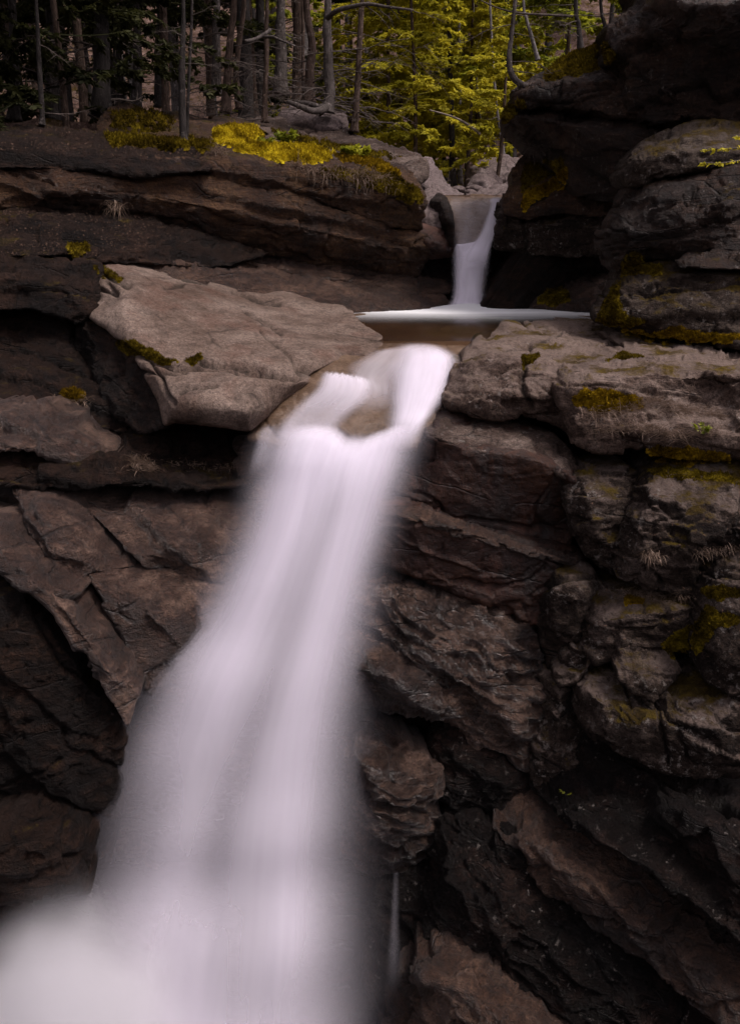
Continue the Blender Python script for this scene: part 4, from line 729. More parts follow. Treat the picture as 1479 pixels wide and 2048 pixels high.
foam = 1.2 * np.exp(-(r / 1.1) ** 2) + 1.05 * np.exp(-((X - c0[0] - .15) / 2.7) ** 4) * sstep(11.4, 14.4, Yg) ** 1.7 * sstep(16.2, 15.2, Yg) 
Z = WZ + .07 * np.exp(-(r / .45) ** 2) + .004 * fbm(np.stack([X, Yg * 2, X * 0], -1).reshape(-1, 3) * 2, 3, 5).reshape(X.shape)
# the water ends where the granite dome stands, and slides down over the sill at the outlet
Z = Z - .13 * sstep(11.9, 10.6, Yg)
shore = np.interp(Yg, [10.6, 11.2, 12.0, 12.6, 13.2, 14.0, 17.2], [-.05, -.1, -.15, -.28, -.6, -3.0, -4.5])
nx = len(xs); F = [[j * nx + i, j * nx + i + 1, (j + 1) * nx + i + 1, (j + 1) * nx + i] for j in range(len(ys) - 1) for i in range(nx - 1) if X[j, i] > shore[j, i]]
tag(mesh_obj('pool_water', np.stack([X, Yg, Z], -1).reshape(-1, 3), F, M['pool'], attr={'foam': np.clip(foam, 0, 1).ravel()}), 'still brown pool whitened with foam below the upper fall', kind='structure')
# stream above the upper fall
xs = np.linspace(1.0, 4.2, 30); ys = np.linspace(16.9, 20.5, 30); X, Yg = np.meshgrid(xs, ys); nx = 30
F = [[j * nx + i, j * nx + i + 1, (j + 1) * nx + i + 1, (j + 1) * nx + i] for j in range(29) for i in range(29)]
zt = P(940, 391, 17.0)[2]
tag(mesh_obj('stream_water', np.stack([X, Yg, X * 0 + zt], -1).reshape(-1, 3), F, M['pool'], attr={'foam': X.ravel() * 0 + .12}), 'thin sheet of stream water at the lip of the upper fall', kind='structure')

# lower falls
lf = tag(empty('lower_waterfall', P(460, 1750, 6.5)), 'wide silky lower waterfall filling the left of the gorge, fed by two chutes', 'waterfall')
LW = ((1.26, -.03, .2), (1.14, -.01, .3), (1.04, .01, .38), (.95, .03, .42), (.85, .05, .42))
child_fix(sheet('main_curtain', [
    (556, 842, 8.42, 850, 838, 8.6), (530, 868, 8.22, 846, 862, 8.42), (512, 910, 8.05, 832, 905, 8.25), (496, 960, 7.95, 816, 960, 8.1), (470, 1050, 7.75, 790, 1050, 7.95), (424, 1150, 7.55, 768, 1150, 7.8), (362, 1250, 7.35, 756, 1250, 7.65),
    (300, 1350, 7.1, 742, 1350, 7.5), (250, 1450, 6.95, 735, 1450, 7.35), (215, 1550, 6.8, 732, 1550, 7.2), (188, 1650, 6.65, 732, 1650, 7.0), (160, 1750, 6.5, 738, 1750, 6.85), (120, 1880, 6.2, 746, 1880, 6.5), (70, 2020, 5.9, 752, 2020, 6.2), (20, 2200, 5.5, 760, 2200, 5.7)],
    'silk', lf, LW, bulge=.05, den=1.0, edge=(.36, .33), nu=70, nv=220, top=.07, jag=.012, su=1.0, topprof=([0, .1, .3, .42, .52, .62, .72, .85, 1], [.03, .008, .0, .015, .055, .06, .04, .0, .0]), densv=([0, .2, .4, .55, .75, 1], [1.3, 1.15, .95, .8, .66, .75]),
    strands=[([(640, 880), (600, 1000), (520, 1150), (470, 1300), (430, 1450)], 55, .35), ([(740, 880), (690, 1000), (650, 1200), (610, 1400), (600, 1600), (600, 1900)], 60, .4),
             ([(680, 960), (610, 1150), (560, 1300), (500, 1450), (450, 1600), (410, 1780)], 42, -.42), ([(760, 1100), (710, 1250), (690, 1400), (670, 1600), (680, 1900)], 45, -.28), ([(420, 1250), (360, 1380), (300, 1520)], 45, .35),
             ([(330, 1540), (290, 1650), (270, 1750)], 45, -.3), ([(480, 1740), (470, 1900), (480, 2048)], 60, -.25)], yoff=0.12), lf)
child_fix(sheet('right_chute', [(786, 686, 10.1, 880, 688, 10.25), (778, 708, 9.85, 914, 712, 9.95), (762, 745, 9.5, 916, 745, 9.6), (764, 790, 9.15, 896, 790, 9.2), (770, 825, 8.85, 872, 822, 8.95), (762, 860, 8.5, 854, 850, 8.6), (720, 905, 8.15, 838, 900, 8.3)],
    'silk', lf, ((1.12, -.02, .3), (1.02, 0, .5), (.92, .04, .6), (.8, .07, .6)), bulge=.14, den=.95, edge=(.42, .24), nu=40, nv=80, top=.2, bot=.3, su=.7, strands=[([(800, 690), (800, 740), (800, 800)], 25, -.1)], yoff=0.12), lf)
child_fix(sheet('left_tier', [(650, 738, 9.35, 742, 752, 9.3), (640, 750, 9.2, 750, 772, 9.15), (628, 775, 9.0, 746, 796, 9.0), (600, 800, 8.85, 728, 815, 8.85), (572, 825, 8.65, 700, 840, 8.7), (552, 850, 8.4, 680, 868, 8.5), (535, 885, 8.2, 690, 900, 8.3)],
    'silk', lf, ((1.06, -.01, .35), (1.0, .01, .55), (.9, .04, .5)), bulge=.1, den=.72, edge=(.2, .26), nu=60, nv=70, top=.07, jag=.12, bot=.2, su=1.0, densv=([0, .2, .4, .65, .8, 1], [1.35, 1.3, .85, .5, .5, .7]), yoff=0.22), lf)
child_fix(sheet('upper_veil', [(745, 700, 10.1, 850, 686, 10.2), (715, 715, 9.85, 850, 712, 9.9), (690, 730, 9.6, 835, 735, 9.7), (690, 752, 9.4, 800, 760, 9.5), (720, 785, 9.15, 790, 790, 9.25), (660, 830, 8.8, 800, 830, 8.95)],
    'silk', lf, ((1.0, .02, .7),), bulge=.06, den=.6, edge=(.35, .35), nu=30, nv=50, top=.12, bot=.3, su=.8, yoff=0.15), lf)
child_fix(sheet('mossy_side_trickle', [(520, 850, 8.35, 560, 838, 8.45), (512, 870, 8.2, 556, 862, 8.3), (500, 910, 8.1, 548, 905, 8.1), (488, 960, 7.95, 540, 950, 8.0)], 'silk', lf, ((1.0, 0, .5),), bulge=.05, den=.5, edge=(.4, .4), nu=20, nv=30, top=.2, jag=.2, bot=.3, su=.6, yoff=0.1), lf)
dr = tag(sheet('water_trickle', [(784, 1745, 6.6, 799, 1745, 6.6), (782, 1780, 6.55, 799, 1780, 6.55), (776, 1850, 6.4, 800, 1850, 6.4), (768, 1930, 6.2, 806, 1930, 6.2), (760, 2010, 6.0, 812, 2010, 6.0)], 'silk', None, ((1, 0, .8),), bulge=.02, den=.1, edge=(.5, .5), nu=12, nv=40, top=.03, bot=.4, su=.2), 'thin trickle hanging from the brown lobe right of the main fall', 'trickle')

# spray at the foot of the lower fall: a soft foam heart inside a real cloud of droplets
def spray_cloud(px, py, Y, r, dens, name, label, seed, heart=.6):
    c = np.array(P(px, py, Y)); e = tag(empty(name, tuple(c)), label, 'spray')
    g = NG('droplet_cloud'); tc = g.n('TexCoord').outputs['Object']
    q = g.n('Mapping', {'Vector': tc, 'Scale': (1 / r[0], 1 / r[1], 1 / r[2])}).outputs[0]
    L = g.n('VectorMath', {0: q}, operation='LENGTH').outputs['Value']
    nz = g.math('MULTIPLY', g.math('SUBTRACT', g.noise(tc, 1.1, 2, .5), .5), .5)
    f = g.ss(g.math('ADD', L, nz), 1.0, .0)
    v = g.n('VolumePrincipled', {'Color': (.985, .975, 1.0, 1), 'Density': g.math('MULTIPLY', g.math('MULTIPLY', f, f), dens), 'Anisotropy': 0.0})
    g.t.links.new(v.outputs[0], g.out.inputs[1])
    def ball(k, s_, nu_=40, nv_=22):
        th = np.linspace(0, 2 * math.pi, nu_, endpoint=False); ph = np.linspace(.02, math.pi - .02, nv_); TH, PH = np.meshgrid(th, ph)
        d = np.stack([np.sin(PH) * np.cos(TH), np.sin(PH) * np.sin(TH), np.cos(PH)], -1); rr = 1 + (.12 * fbm(d.reshape(-1, 3) * 1.2 + seed, 2, seed).reshape(TH.shape) if s_ < 1 else 0)
        V = (d * np.array(r) * s_ * (rr[..., None] if s_ < 1 else 1)).reshape(-1, 3); F = [[j * nu_ + i, j * nu_ + (i + 1) % nu_, (j + 1) * nu_ + (i + 1) % nu_, (j + 1) * nu_ + i] for j in range(nv_ - 1) for i in range(nu_)]
        return V, [f[::-1] for f in F] + [list(range(nu_)), [(nv_ - 1) * nu_ + i for i in range(nu_)][::-1]]
    V, F = ball(0, 1.12); mesh_obj('droplets', V, F, g.m, e)
    return e
spray_cloud(150, 2100, 5.4, (1.32, 1.0, 1.95), 10.0, 'spray_cloud', 'bright rounded cloud of spray at the foot of the lower fall', 3)
spray_cloud(520, 2260, 5.4, (1.4, .8, .8), 2.5, 'spray_cloud', 'low thin spray under the right half of the lower fall', 5)
# ------------------------------------------------------------ trees
class MB:
    def __init__(s): s.V = []; s.F = []; s.n = 0
    def tube(s, pts, rad, k=7, cap=True):
        pts = np.array(pts, float); rad = np.array(rad, float); n = len(pts)
        T = np.gradient(pts, axis=0); T /= np.linalg.norm(T, axis=1)[:, None] + 1e-9
        up = np.array([.3, .9, .1]) if abs(T[0] @ np.array([.3, .9, .1])) < .9 else np.array([1., 0, 0])
        A = np.cross(T, up); A /= np.linalg.norm(A, axis=1)[:, None] + 1e-9; B = np.cross(T, A)
        th = np.linspace(0, 2 * math.pi, k, endpoint=False)
        R = pts[:, None] + rad[:, None, None] * (np.cos(th)[None, :, None] * A[:, None] + np.sin(th)[None, :, None] * B[:, None])
        s.V.append(R.reshape(-1, 3)); b = s.n
        for j in range(n - 1):
            for i in range(k):
                i2 = (i + 1) % k; s.F.append([b + j * k + i, b + j * k + i2, b + (j + 1) * k + i2, b + (j + 1) * k + i])
        s.n += n * k
        if cap: s.F.append([b + (n - 1) * k + i for i in range(k)]); s.F.append([b + k - 1 - i for i in range(k)])
        return s
    def quads(s, Q):     # Q: (m, 4, 3)
        m = len(Q); s.V.append(Q.reshape(-1, 3)); s.F += (np.arange(m * 4).reshape(m, 4) + s.n).tolist(); s.n += 4 * m; return s
    def obj(s, name, mat, parent=None, smooth=True, origin=None):
        return mesh_obj(name, np.concatenate(s.V), s.F, M[mat], parent, smooth, origin=origin)

def wander(p0, p1, n, amp, seed, sag=0.0):
    t = np.linspace(0, 1, n); p = np.array(p0)[None] * (1 - t[:, None]) + np.array(p1)[None] * t[:, None]
    L = np.linalg.norm(np.array(p1) - np.array(p0))
    r_ = random.Random(int(seed) * 7919 + 11)
    for ax in range(3): p[:, ax] += amp * L * t * np.interp(t, [0, .25, .5, .75, 1], [r_.uniform(-.6, .6) for _ in range(5)])
    p[:, 2] -= sag * L * t ** 2
    return p

def trunk_mesh(path, r0, r1, seed, k=12, flare=1.5):
    path = np.array(path); n = 60 if len(path) < 60 else len(path)
    t = np.linspace(0, 1, n); p = cr(path, t); rad = r0 + (r1 - r0) * t; rad = rad * (1 + (flare - 1) * np.exp(-t * 28))
    m = MB(); m.tube(p, rad, k); V = m.V[0]; c = np.repeat(p, k, 0); d = V - c
    V = c + d * (1 + .22 * fbm(V * np.array([6, 6, 2.5]), 3, seed)[:, None]); m.V[0] = V
    return m, p, rad

def dead_branch(mb, p0, d, L, r, seed, twigs=8, sag=.1):
    rs = random.Random(seed)
    p1 = np.array(p0) + np.array(d) * L; pts = wander(p0, p1, 10, .16, seed, sag)
    mb.tube(pts, np.linspace(r, r * .25, 10), 5)
    for k in range(twigs):
        i = rs.randint(2, 9); a = pts[i]; dd = np.array(d) * rs.uniform(.2, .8) + np.array([rs.uniform(-.7, .7), rs.uniform(-.7, .7), rs.uniform(-.6, .45)])
        l2 = L * rs.uniform(.12, .42); q = wander(a, a + dd * l2, 6, .2, seed + k + 1, rs.uniform(-.1, .25)); mb.tube(q, np.linspace(r * .38, r * .13, 6), 3, False)
        if rs.random() < .6:
            b_ = q[3]; dd2 = dd + np.array([rs.uniform(-.8, .8), rs.uniform(-.8, .8), rs.uniform(-.5, .5)]); mb.tube(wander(b_, b_ + dd2 * l2 * .5, 5, .2, seed + 70 + k), np.linspace(r * .22, r * .1, 5), 3, False)

def spruce(pxpath, Y, wpx, label, bark='bark', nb=14, bl=1.2, seed=1, group=None, H=11, name='spruce_tree', flare=1.5, crown='leafd', brange=(.06, .62), cz=5.0, nbr=15):
    """a bare-stemmed spruce: pxpath are photograph points of the stem from base to frame top, continued upward to its full height"""
    pts = [np.array(P(x, y, Y)) for x, y in pxpath]; base = pts[0]; d = pts[-1] - pts[-2]; d /= np.linalg.norm(d); d = d * .5 + np.array([0, 0, .5]); d /= np.linalg.norm(d)
    top = base[2] + H; k = 3
    for i in range(1, k + 1): pts.append(pts[-1] + d * max(.5, (top - pts[len(pxpath) - 1][2]) / k))
    r0 = wpx / 2 / FPX * ray_t(pxpath[0][1], Y); e = tag(empty(name, tuple(base)), label, 'tree', group)
    m, p, rad = trunk_mesh([q - base for q in pts], r0, r0 * .25, seed, flare=flare); m.obj('trunk', bark, e)
    rs = random.Random(seed)
    for b in range(nb):
        f = rs.uniform(*brange) * min(1, 6.5 / H) if b < nb * .9 else rs.uniform(.05, .3); i = int(f * 59); a = rs.uniform(0, 2 * math.pi); 
        if rs.random() < .6: a = rs.choice([0, math.pi]) + rs.uniform(-.6, .6)
        mb = MB(); dead_branch(mb, p[i], (math.cos(a), math.sin(a), rs.uniform(-.25, .2)), bl * rs.uniform(.4, 1.2), max(.008, rad[i] * rs.uniform(.12, .2)), seed * 50 + b, 9, rs.uniform(-.15, .3)); mb.obj('branch', 'twig', e)
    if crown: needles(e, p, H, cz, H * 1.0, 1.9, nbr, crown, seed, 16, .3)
    return e

def spray_quads(rs, pts, L, leaf, n, flat=.25, wid=.24):
    """needle sprays along a twig path: thin pointed blades to both sides, drooping at the tips"""
    Q = []
    i = rs.randint(1, len(pts) - 1, n); f = rs.rand(n); i0 = np.maximum(i - 1, 0); c = pts[i0] * (1 - f[:, None]) + pts[i] * f[:, None]
    T = pts[-1] - pts[0]; T = T / (np.linalg.norm(T) + 1e-9); S = np.cross(T, [0, 0, 1.0]); S /= np.linalg.norm(S) + 1e-9
    sg = np.where(rs.rand(n) < .5, -1, 1)[:, None]
    d = T * rs.uniform(.2, 1.0, (n, 1)) + S * sg * rs.uniform(.3, 1.0, (n, 1)) + rs.normal(0, flat, (n, 3)); d[:, 2] -= rs.uniform(0, .35, n)
    d /= np.linalg.norm(d, axis=1)[:, None]; l = leaf * rs.uniform(.5, 1.4, (n, 1)); nrm = rs.normal(0, .55, (n, 3)) + np.array([0, 0, 1.0]); s = np.cross(d, nrm); s /= np.linalg.norm(s, axis=1)[:, None] + 1e-9
    w_ = l * wid * rs.uniform(.6, 1.2, (n, 1))
    return np.stack([c, c + d * l * .5 + s * w_, c + d * l, c + d * l * .5 - s * w_], 1)

def needles(e, p, H, z0, z1, R, nb, mat, seed, per=40, leaf=.13, onside=None, name='crown', twr=.012, droop=.25, power=.8):
    rs = np.random.RandomState(seed); Q = []; mb = MB()
    zz = p[:, 2]
    for b in range(nb):
        h = z0 + (z1 - z0) * rs.rand() ** power; i = int(np.argmin(np.abs(zz - h))); a = rs.rand() * 2 * math.pi
        if onside is not None and rs.rand() < .75: a = onside + rs.normal(0, .7)
        taper = 1 - .75 * (h - z0) / max(.1, z1 - z0); L = R * taper * rs.uniform(.6, 1.15)
        d = np.array([math.cos(a), math.sin(a), rs.uniform(-.15, .25)]); pts = wander(p[i], p[i] + d * L, 9, .14, seed * 31 + b, droop * rs.uniform(.3, 1.4))
        mb.tube(pts, np.linspace(twr * 1.5, twr * .3, 9), 3, False)
        m = max(4, int(7 * L))
        for k in range(m):
            j = rs.randint(2, 9); sd = np.cross(d, [0, 0, 1]) * rs.choice([-1, 1]); dd = d * rs.uniform(.2, .9) + sd * rs.uniform(.4, 1.0) + np.array([0, 0, rs.uniform(-.45, .1)])
            l2 = L * rs.uniform(.14, .34) * (1.2 - j / 12); tw = wander(pts[min(8, j)], pts[min(8, j)] + dd * l2, 5, .15, seed + b * 7 + k, .2)
            Q.append(spray_quads(rs, tw, l2, leaf, max(4, int(per * l2 / .4))))
        Q.append(spray_quads(rs, pts[3:], L, leaf, int(per * .8)))
    mb.quads(np.concatenate(Q))
    return mb.obj(name, mat, e, smooth=False)

# the bare spruces standing behind the left ledge, each as in the photograph
spruce([(655, 224), (659, 190), (656, 120), (654, 60), (655, 0)], 18.8, 25, 'thick grey spruce whose root curls over the squarish boulder', nb=16, bl=1.5, seed=11, H=12, flare=1.35)
spruce([(617, 205), (619, 150), (624, 95), (616, 40), (612, 0)], 20.5, 21, 'dark spruce close behind and left of the curled-root spruce', 'barkb', nb=12, bl=1.5, seed=12, H=12)
spruce([(609, 208), (606, 140), (606, 60), (604, 0)], 22, 8, 'very thin stem between the two thick spruces', 'barkb', nb=8, bl=.9, seed=13, H=8)
spruce([(529, 245), (530, 190), (533, 120), (532, 60), (534, 0)], 18.5, 12, 'slim dark spruce bristling with curved dead branches', 'barkb', nb=26, bl=1.0, seed=14, H=9)
spruce([(708, 264), (713, 190), (718, 100), (722, 20), (724, 0)], 18.9, 14.5, 'straight brown spruce at the right end of the grey slab', 'barkb', nb=24, bl=1.6, seed=15, H=11)
spruce([(478, 218), (472, 150), (480, 70), (488, 0)], 21, 14, 'slim spruce left of the bristling one', 'barkb', nb=12, bl=1.1, seed=16, H=10)
spruce([(452, 226), (455, 150), (462, 60), (468, 0)], 20, 19, 'dusky brown spruce at the left of the lit ground', 'barkb', nb=12, bl=1.1, seed=17, H=11)
spruce([(432, 190), (433, 100), (432, 40), (434, 0)], 23, 19, 'pale grey stem seen high behind the dusky spruce', 'bark', nb=8, bl=1, seed=18, H=11)
spruce([(562, 190), (562, 100), (560, 50), (562, 0)], 24, 27, 'broad out-of-the-way trunk behind the bristling spruce', 'bark', nb=6, bl=1.2, seed=19, H=13)
spruce([(368, 284), (365, 235), (364, 150), (366, 60), (366, 0)], 14.6, 15, 'grey stem rooted on the dim mossy hump', 'barkd', nb=6, bl=.9, seed=20, H=9, crown=None)
spruce([(374, 278), (375, 235), (378, 150), (384, 0)], 14.9, 8, 'thin companion stem beside the one on the mossy hump', 'barkd', nb=4, bl=.6, seed=21, H=8, crown=None)
spruce([(85, 250), (84, 215), (78, 120), (72, 0)], 14.2, 12, 'small grey stem low on the far left bank', 'barkd', nb=4, bl=.8, seed=22, H=9, crown=None)
spruce([(205, 235), (204, 140), (204, 60), (202, 0)], 16.5, 38, 'stout trunk in deep shade on the left bank', 'barkd', nb=6, bl=1.4, seed=23, H=12)
spruce([(104, 240), (103, 120), (100, 0)], 17.5, 26, 'dark trunk left of the stout shaded one', 'barkd', nb=6, bl=1.4, seed=24, H=12)
spruce([(30, 240), (28, 120), (24, 0)], 16, 22, 'dark trunk nearest the left edge', 'barkd', nb=6, bl=1.4, seed=25, H=12)
spruce([(272, 225), (275, 120), (272, 0)], 19.5, 20, 'shaded trunk right of the stout one', 'barkd', nb=6, bl=1.2, seed=26, H=12)
spruce([(318, 215), (316, 100), (320, 0)], 22, 16, 'shaded slim trunk midway along the left bank', 'barkd', nb=6, bl=1.2, seed=27, H=12)
# the crooked branch of the curled-root spruce and its root
cb = tag(empty('bare_limb', P(655, 34, 18.6)), 'long crooked bare limb arching right from the thick grey spruce', 'limb')
o = np.array(P(655, 34, 18.6)); mb = MB(); path = np.array([np.array(P(*q)) - o for q in [(655, 36, 18.6), (672, 22, 18.3), (700, 14, 18.1), (735, 8, 17.9), (775, 14, 17.7), (825, 20, 17.5)]])
tt = np.linspace(0, 1, 26); mb.tube(cr(path, tt), np.linspace(.055, .02, 26), 7); mb.obj('limb_stem', 'bark', cb)
for k in range(7): mb = MB(); i = 5 + 3 * k; dead_branch(mb, cr(path, tt)[i], (.7, -.2, rnd.uniform(-.6, .4)), rnd.uniform(.3, .8), .012, 900 + k, 6); mb.obj('twig', 'twig', cb)
cb = tag(empty('bare_limb', P(530, 70, 18)), 'crooked pale limb with forked tips above the bristling spruce', 'limb')
o = np.array(P(530, 70, 18)); mb = MB(); path = np.array([np.array(P(*q)) - o for q in [(490, 82, 17.6), (510, 78, 17.8), (532, 66, 18), (540, 60, 18.1)]]); mb.tube(cr(path, tt), np.linspace(.03, .04, 26), 6)
path = np.array([np.array(P(*q)) - o for q in [(524, 74, 18), (545, 74, 17.9), (565, 82, 17.7), (590, 92, 17.6)]]); mb.tube(cr(path, tt), np.linspace(.035, .012, 26), 6); mb.obj('limb_stem', 'bark', cb)
mb = MB(); path = np.array([np.array(P(*q)) for q in [(575, 203, 18.3), (600, 213, 18.2), (625, 222, 18.3), (648, 218, 18.6), (656, 205, 18.8)]]); mb.tube(cr(path, tt), np.linspace(.04, .09, 26), 9)
path = np.array([np.array(P(*q)) for q in [(590, 204, 18.6), (615, 206, 18.6), (640, 214, 18.7), (655, 210, 18.8)]]); mb.tube(cr(path, tt), np.linspace(.03, .07, 26), 8)
tag(mb.obj('curled_root', 'bark'), 'thick curled root lying over the squarish boulder', 'root', kind='thing')
# bent tree on the right overhang
bt = spruce([(1062, 178), (1048, 172), (1030, 160), (1019, 138), (1018, 105), (1024, 60), (1029, 0)], 14.4, 15, 'thin grey tree with a hooked base growing on the right overhang', 'bark', nb=6, bl=1.0, seed=31, H=8, flare=1.2, crown=None, name='bent_tree', brange=(.4, .9))
spruce([(1214, 92), (1208, 50), (1200, 0)], 13.9, 8, 'thin dark leaning stem behind the mossy overhang', 'barkd', nb=8, bl=.9, seed=32, H=5, crown=None, name='sapling')
spruce([(1160, 100), (1156, 50), (1150, 0)], 19, 12, 'dim stem behind the right overhang', 'barkd', nb=8, bl=1.0, seed=33, H=9, crown='leafd')
spruce([(1075, 120), (1064, 80), (1050, 30), (1046, 0)], 17, 8, 'pale leaning stem right of the bent tree', 'barkl', nb=5, bl=.6, seed=34, H=7, crown=None, name='birch_tree')
for k, q in enumerate([[(960, 0, 14.6), (990, 14, 14.5), (1025, 24, 14.4), (1060, 28, 14.3), (1100, 30, 14.2), (1145, 33, 14.1)]]):
    o = np.array(P(*q[0])); e = tag(empty('bare_limb', tuple(o)), 'long bare limb crossing the bent tree near the frame top', 'limb'); mb = MB(); mb.tube(cr(np.array([np.array(P(*z)) - o for z in q]), tt), np.linspace(.008, .018, 26), 6); mb.obj('limb_stem', 'twig', e)
# slim trunks behind the upper fall
for k, (xb, yb, xt, yt, Y, wd, bk, lb) in enumerate([(905, 372, 900, 150, 27, 13, 'barkd', 'darkest slim trunk right behind the cobbles'), (920, 368, 918, 150, 30, 9, 'barkl', 'pale slim trunk right of the darkest one'), (890, 375, 880, 150, 31, 9, 'barkd', 'slim trunk above the leaning slab'),
        (934, 366, 930, 160, 34, 10, 'barkd', 'dark trunk left of the tall upstream boulder'), (975, 315, 955, 200, 29, 6, 'barkl', 'thin pale leaning stem above the tall boulder'), (1012, 350, 990, 190, 24, 7, 'barkl', 'thin stem leaning over the tall boulder'),
        (1028, 330, 1030, 180, 27, 8, 'barkl', 'pale stem beside the pointed nose'), (868, 372, 862, 190, 33, 8, 'barkd', 'slim dark trunk over the ledge end'), (772, 300, 776, 150, 28, 5, 'barkb', 'thin stem above the right end of the ledge'), (1000, 320, 1006, 190, 33, 6, 'barkd', 'thin dark stem between the pale ones')]):
    spruce([(xb, yb), ((xb + xt) / 2, (yb + yt) / 2), (xt, yt), (xt - (xb - xt) * .5, 0)], Y, wd, lb, bk, nb=5, bl=1.1, seed=40 + k, H=11, crown='leafd', brange=(.03, .5), cz=7, name='slim_tree')
# hemlocks with yellow-green foliage over the stream
def hemlock(px, py, Y, H, R, nb, mat, label, seed, z0=.4, per=60, leaf=.115, onside=None, name='hemlock_tree', wpx=9):
    base = np.array(P(px, py, Y)); base[2] = min(base[2], float(terrain_z(np.array([base[0]]), np.array([base[1]]))[0]))
    e = tag(empty(name, tuple(base)), label, 'tree'); top = np.array([rnd.uniform(-.4, .4), rnd.uniform(-.3, .3), H])
    m, p, rad = trunk_mesh([np.zeros(3), top * .35 + np.array([.08, 0, 0]), top * .7, top], wpx / 2 / FPX * Y, .02, seed); m.obj('trunk', 'barkb', e)
    needles(e, p, H, z0, H, R, nb, mat, seed, per, leaf, onside); return e
hemlock(830, 330, 25, 8.5, 2.9, 95, 'leafy', 'brightest yellow-green hemlock filling the centre behind the falls', 51, z0=1.4)
hemlock(930, 330, 27, 8.5, 3.0, 95, 'leafy', 'tall yellow-green hemlock above the upstream boulders', 52, z0=2.6)
hemlock(770, 300, 29, 9, 3.0, 90, 'leafy', 'yellow-green hemlock behind the straight brown spruce', 53, z0=.8)
hemlock(690, 290, 33, 9, 3.2, 75, 'leafy', 'sparse yellow hemlock glimpsed between the two spruces', 54, z0=.6)
hemlock(985, 345, 22, 4.6, 1.5, 36, 'leafy', 'young hemlock leaning its fronds over the round boulder', 55, z0=1.5, onside=math.pi)
hemlock(880, 340, 36, 14, 4.2, 95, 'leafg', 'tall green hemlock rising behind the yellow ones', 56, z0=3.5, leaf=.17)
hemlock(800, 320, 31, 9, 3.4, 100, 'leafy', 'broad yellow-green hemlock just behind the brightest one', 81, z0=1.2)
hemlock(950, 330, 31, 10, 3.2, 90, 'leafy', 'yellow-green hemlock further back behind the tall one', 82, z0=3.0)
hemlock(1010, 330, 33, 12, 3.6, 75, 'leafg', 'green hemlock behind the bent tree', 57, z0=3.2, leaf=.16)
hemlock(1120, 200, 26, 9, 3.0, 70, 'leafg', 'dim green hemlock behind the right overhang', 58, z0=1.0, leaf=.14)
hemlock(600, 260, 36, 11, 3.4, 70, 'leafg', 'dull green hemlock behind the dark spruce', 59, z0=.8, leaf=.15)
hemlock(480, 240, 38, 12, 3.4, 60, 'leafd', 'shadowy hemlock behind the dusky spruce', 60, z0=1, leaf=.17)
# far wood: slim trunks with high crowns, alike enough to share one description
protos = []
for k in range(5):
    rs_ = random.Random(90 + k); e = tag(empty('forest_tree', (0, 0, 0)), ['near-black bare-stemmed conifer in the dim far wood', 'brown-barked bare-stemmed conifer in the dim far wood', 'slightly bent dark conifer in the dim far wood', 'grey-barked bare-stemmed conifer in the dim far wood', 'pale-barked bare-stemmed conifer in the dim far wood'][k], 'tree', 'conifers of the far wood')
    H = 13 + 3 * rs_.random(); lean = np.array([rs_.uniform(-.5, .5), rs_.uniform(-.3, .3), H]); m, p, rad = trunk_mesh([np.zeros(3), lean * .3 + np.array([rs_.uniform(-.15, .15), 0, 0]), lean * .7, lean], .14 + .07 * rs_.random(), .03, 90 + k)
    m.obj('trunk', ['barkd', 'barkb', 'barkd', 'bark', 'barkl'][k], e); mb = MB()
    for b in range(26):
        i = int(rs_.uniform(.04, .6) * 59); a = rs_.uniform(0, 6.28); dead_branch(mb, p[i], (math.cos(a), math.sin(a), rs_.uniform(-.2, .2)), rs_.uniform(.5, 1.6), .018, 4000 + 60 * k + b, 6, .1)
    tag(mb.obj('dead_branches', 'twig', e), kind='stuff'); needles(e, p, H, H * .42, H, 2.1, 46, 'leafd', 95 + k, 16, .28, twr=.02); protos.append(e)
first = [True] * 5; cnt = 0
rs_ = random.Random(5)
while cnt < 150:
    y = 24 + 50 * rs_.random() ** 1.3; x = rs_.uniform(-.62 * y, .58 * y) * 1.05
    px = 739.5 + x / (y / 1.07) * FPX
    if y < 38 and px > 690: continue
    if px > 1250 and rs_.random() < .6: continue
    k = rs_.randrange(5); z = float(terrain_z(np.array([x]), np.array([y]))[0]); o = protos[k] if first[k] else copy_tree(protos[k]); first[k] = False
    o.location = (x, y, z - .1); o.rotation_euler = (0, 0, rs_.uniform(0, 6.28)); s_ = rs_.uniform(.75, 1.2); o.scale = (s_, s_, s_ * rs_.uniform(.9, 1.2)); cnt += 1
# the near left bank's dark evergreens whose boughs hang into the shade
for k, (px, py, Y, H, R, z0, lb) in enumerate([(-60, 240, 13.5, 11, 3.0, 4.0, 'dark evergreen at the left edge with boughs over the bank'), (170, 235, 18, 12, 3.2, 1.6, 'dark evergreen behind the stout shaded trunk'), (330, 225, 21, 12, 3.0, 2.0, 'dark evergreen behind the mossy hump'), (40, 240, 20, 12, 3.2, 1.2, 'dark evergreen in the far left gloom'), (120, 240, 15.5, 11, 3.4, 3.6, 'dark evergreen with high boughs over the left terrace'), (420, 240, 25, 13, 3.2, 2.6, 'dark evergreen behind the dusky spruce stems')]):
    hemlock(px, py, Y, H, R, 75, 'leafd', lb, 70 + k, z0=z0, leaf=.115, per=42, wpx=16, name='evergreen_tree')
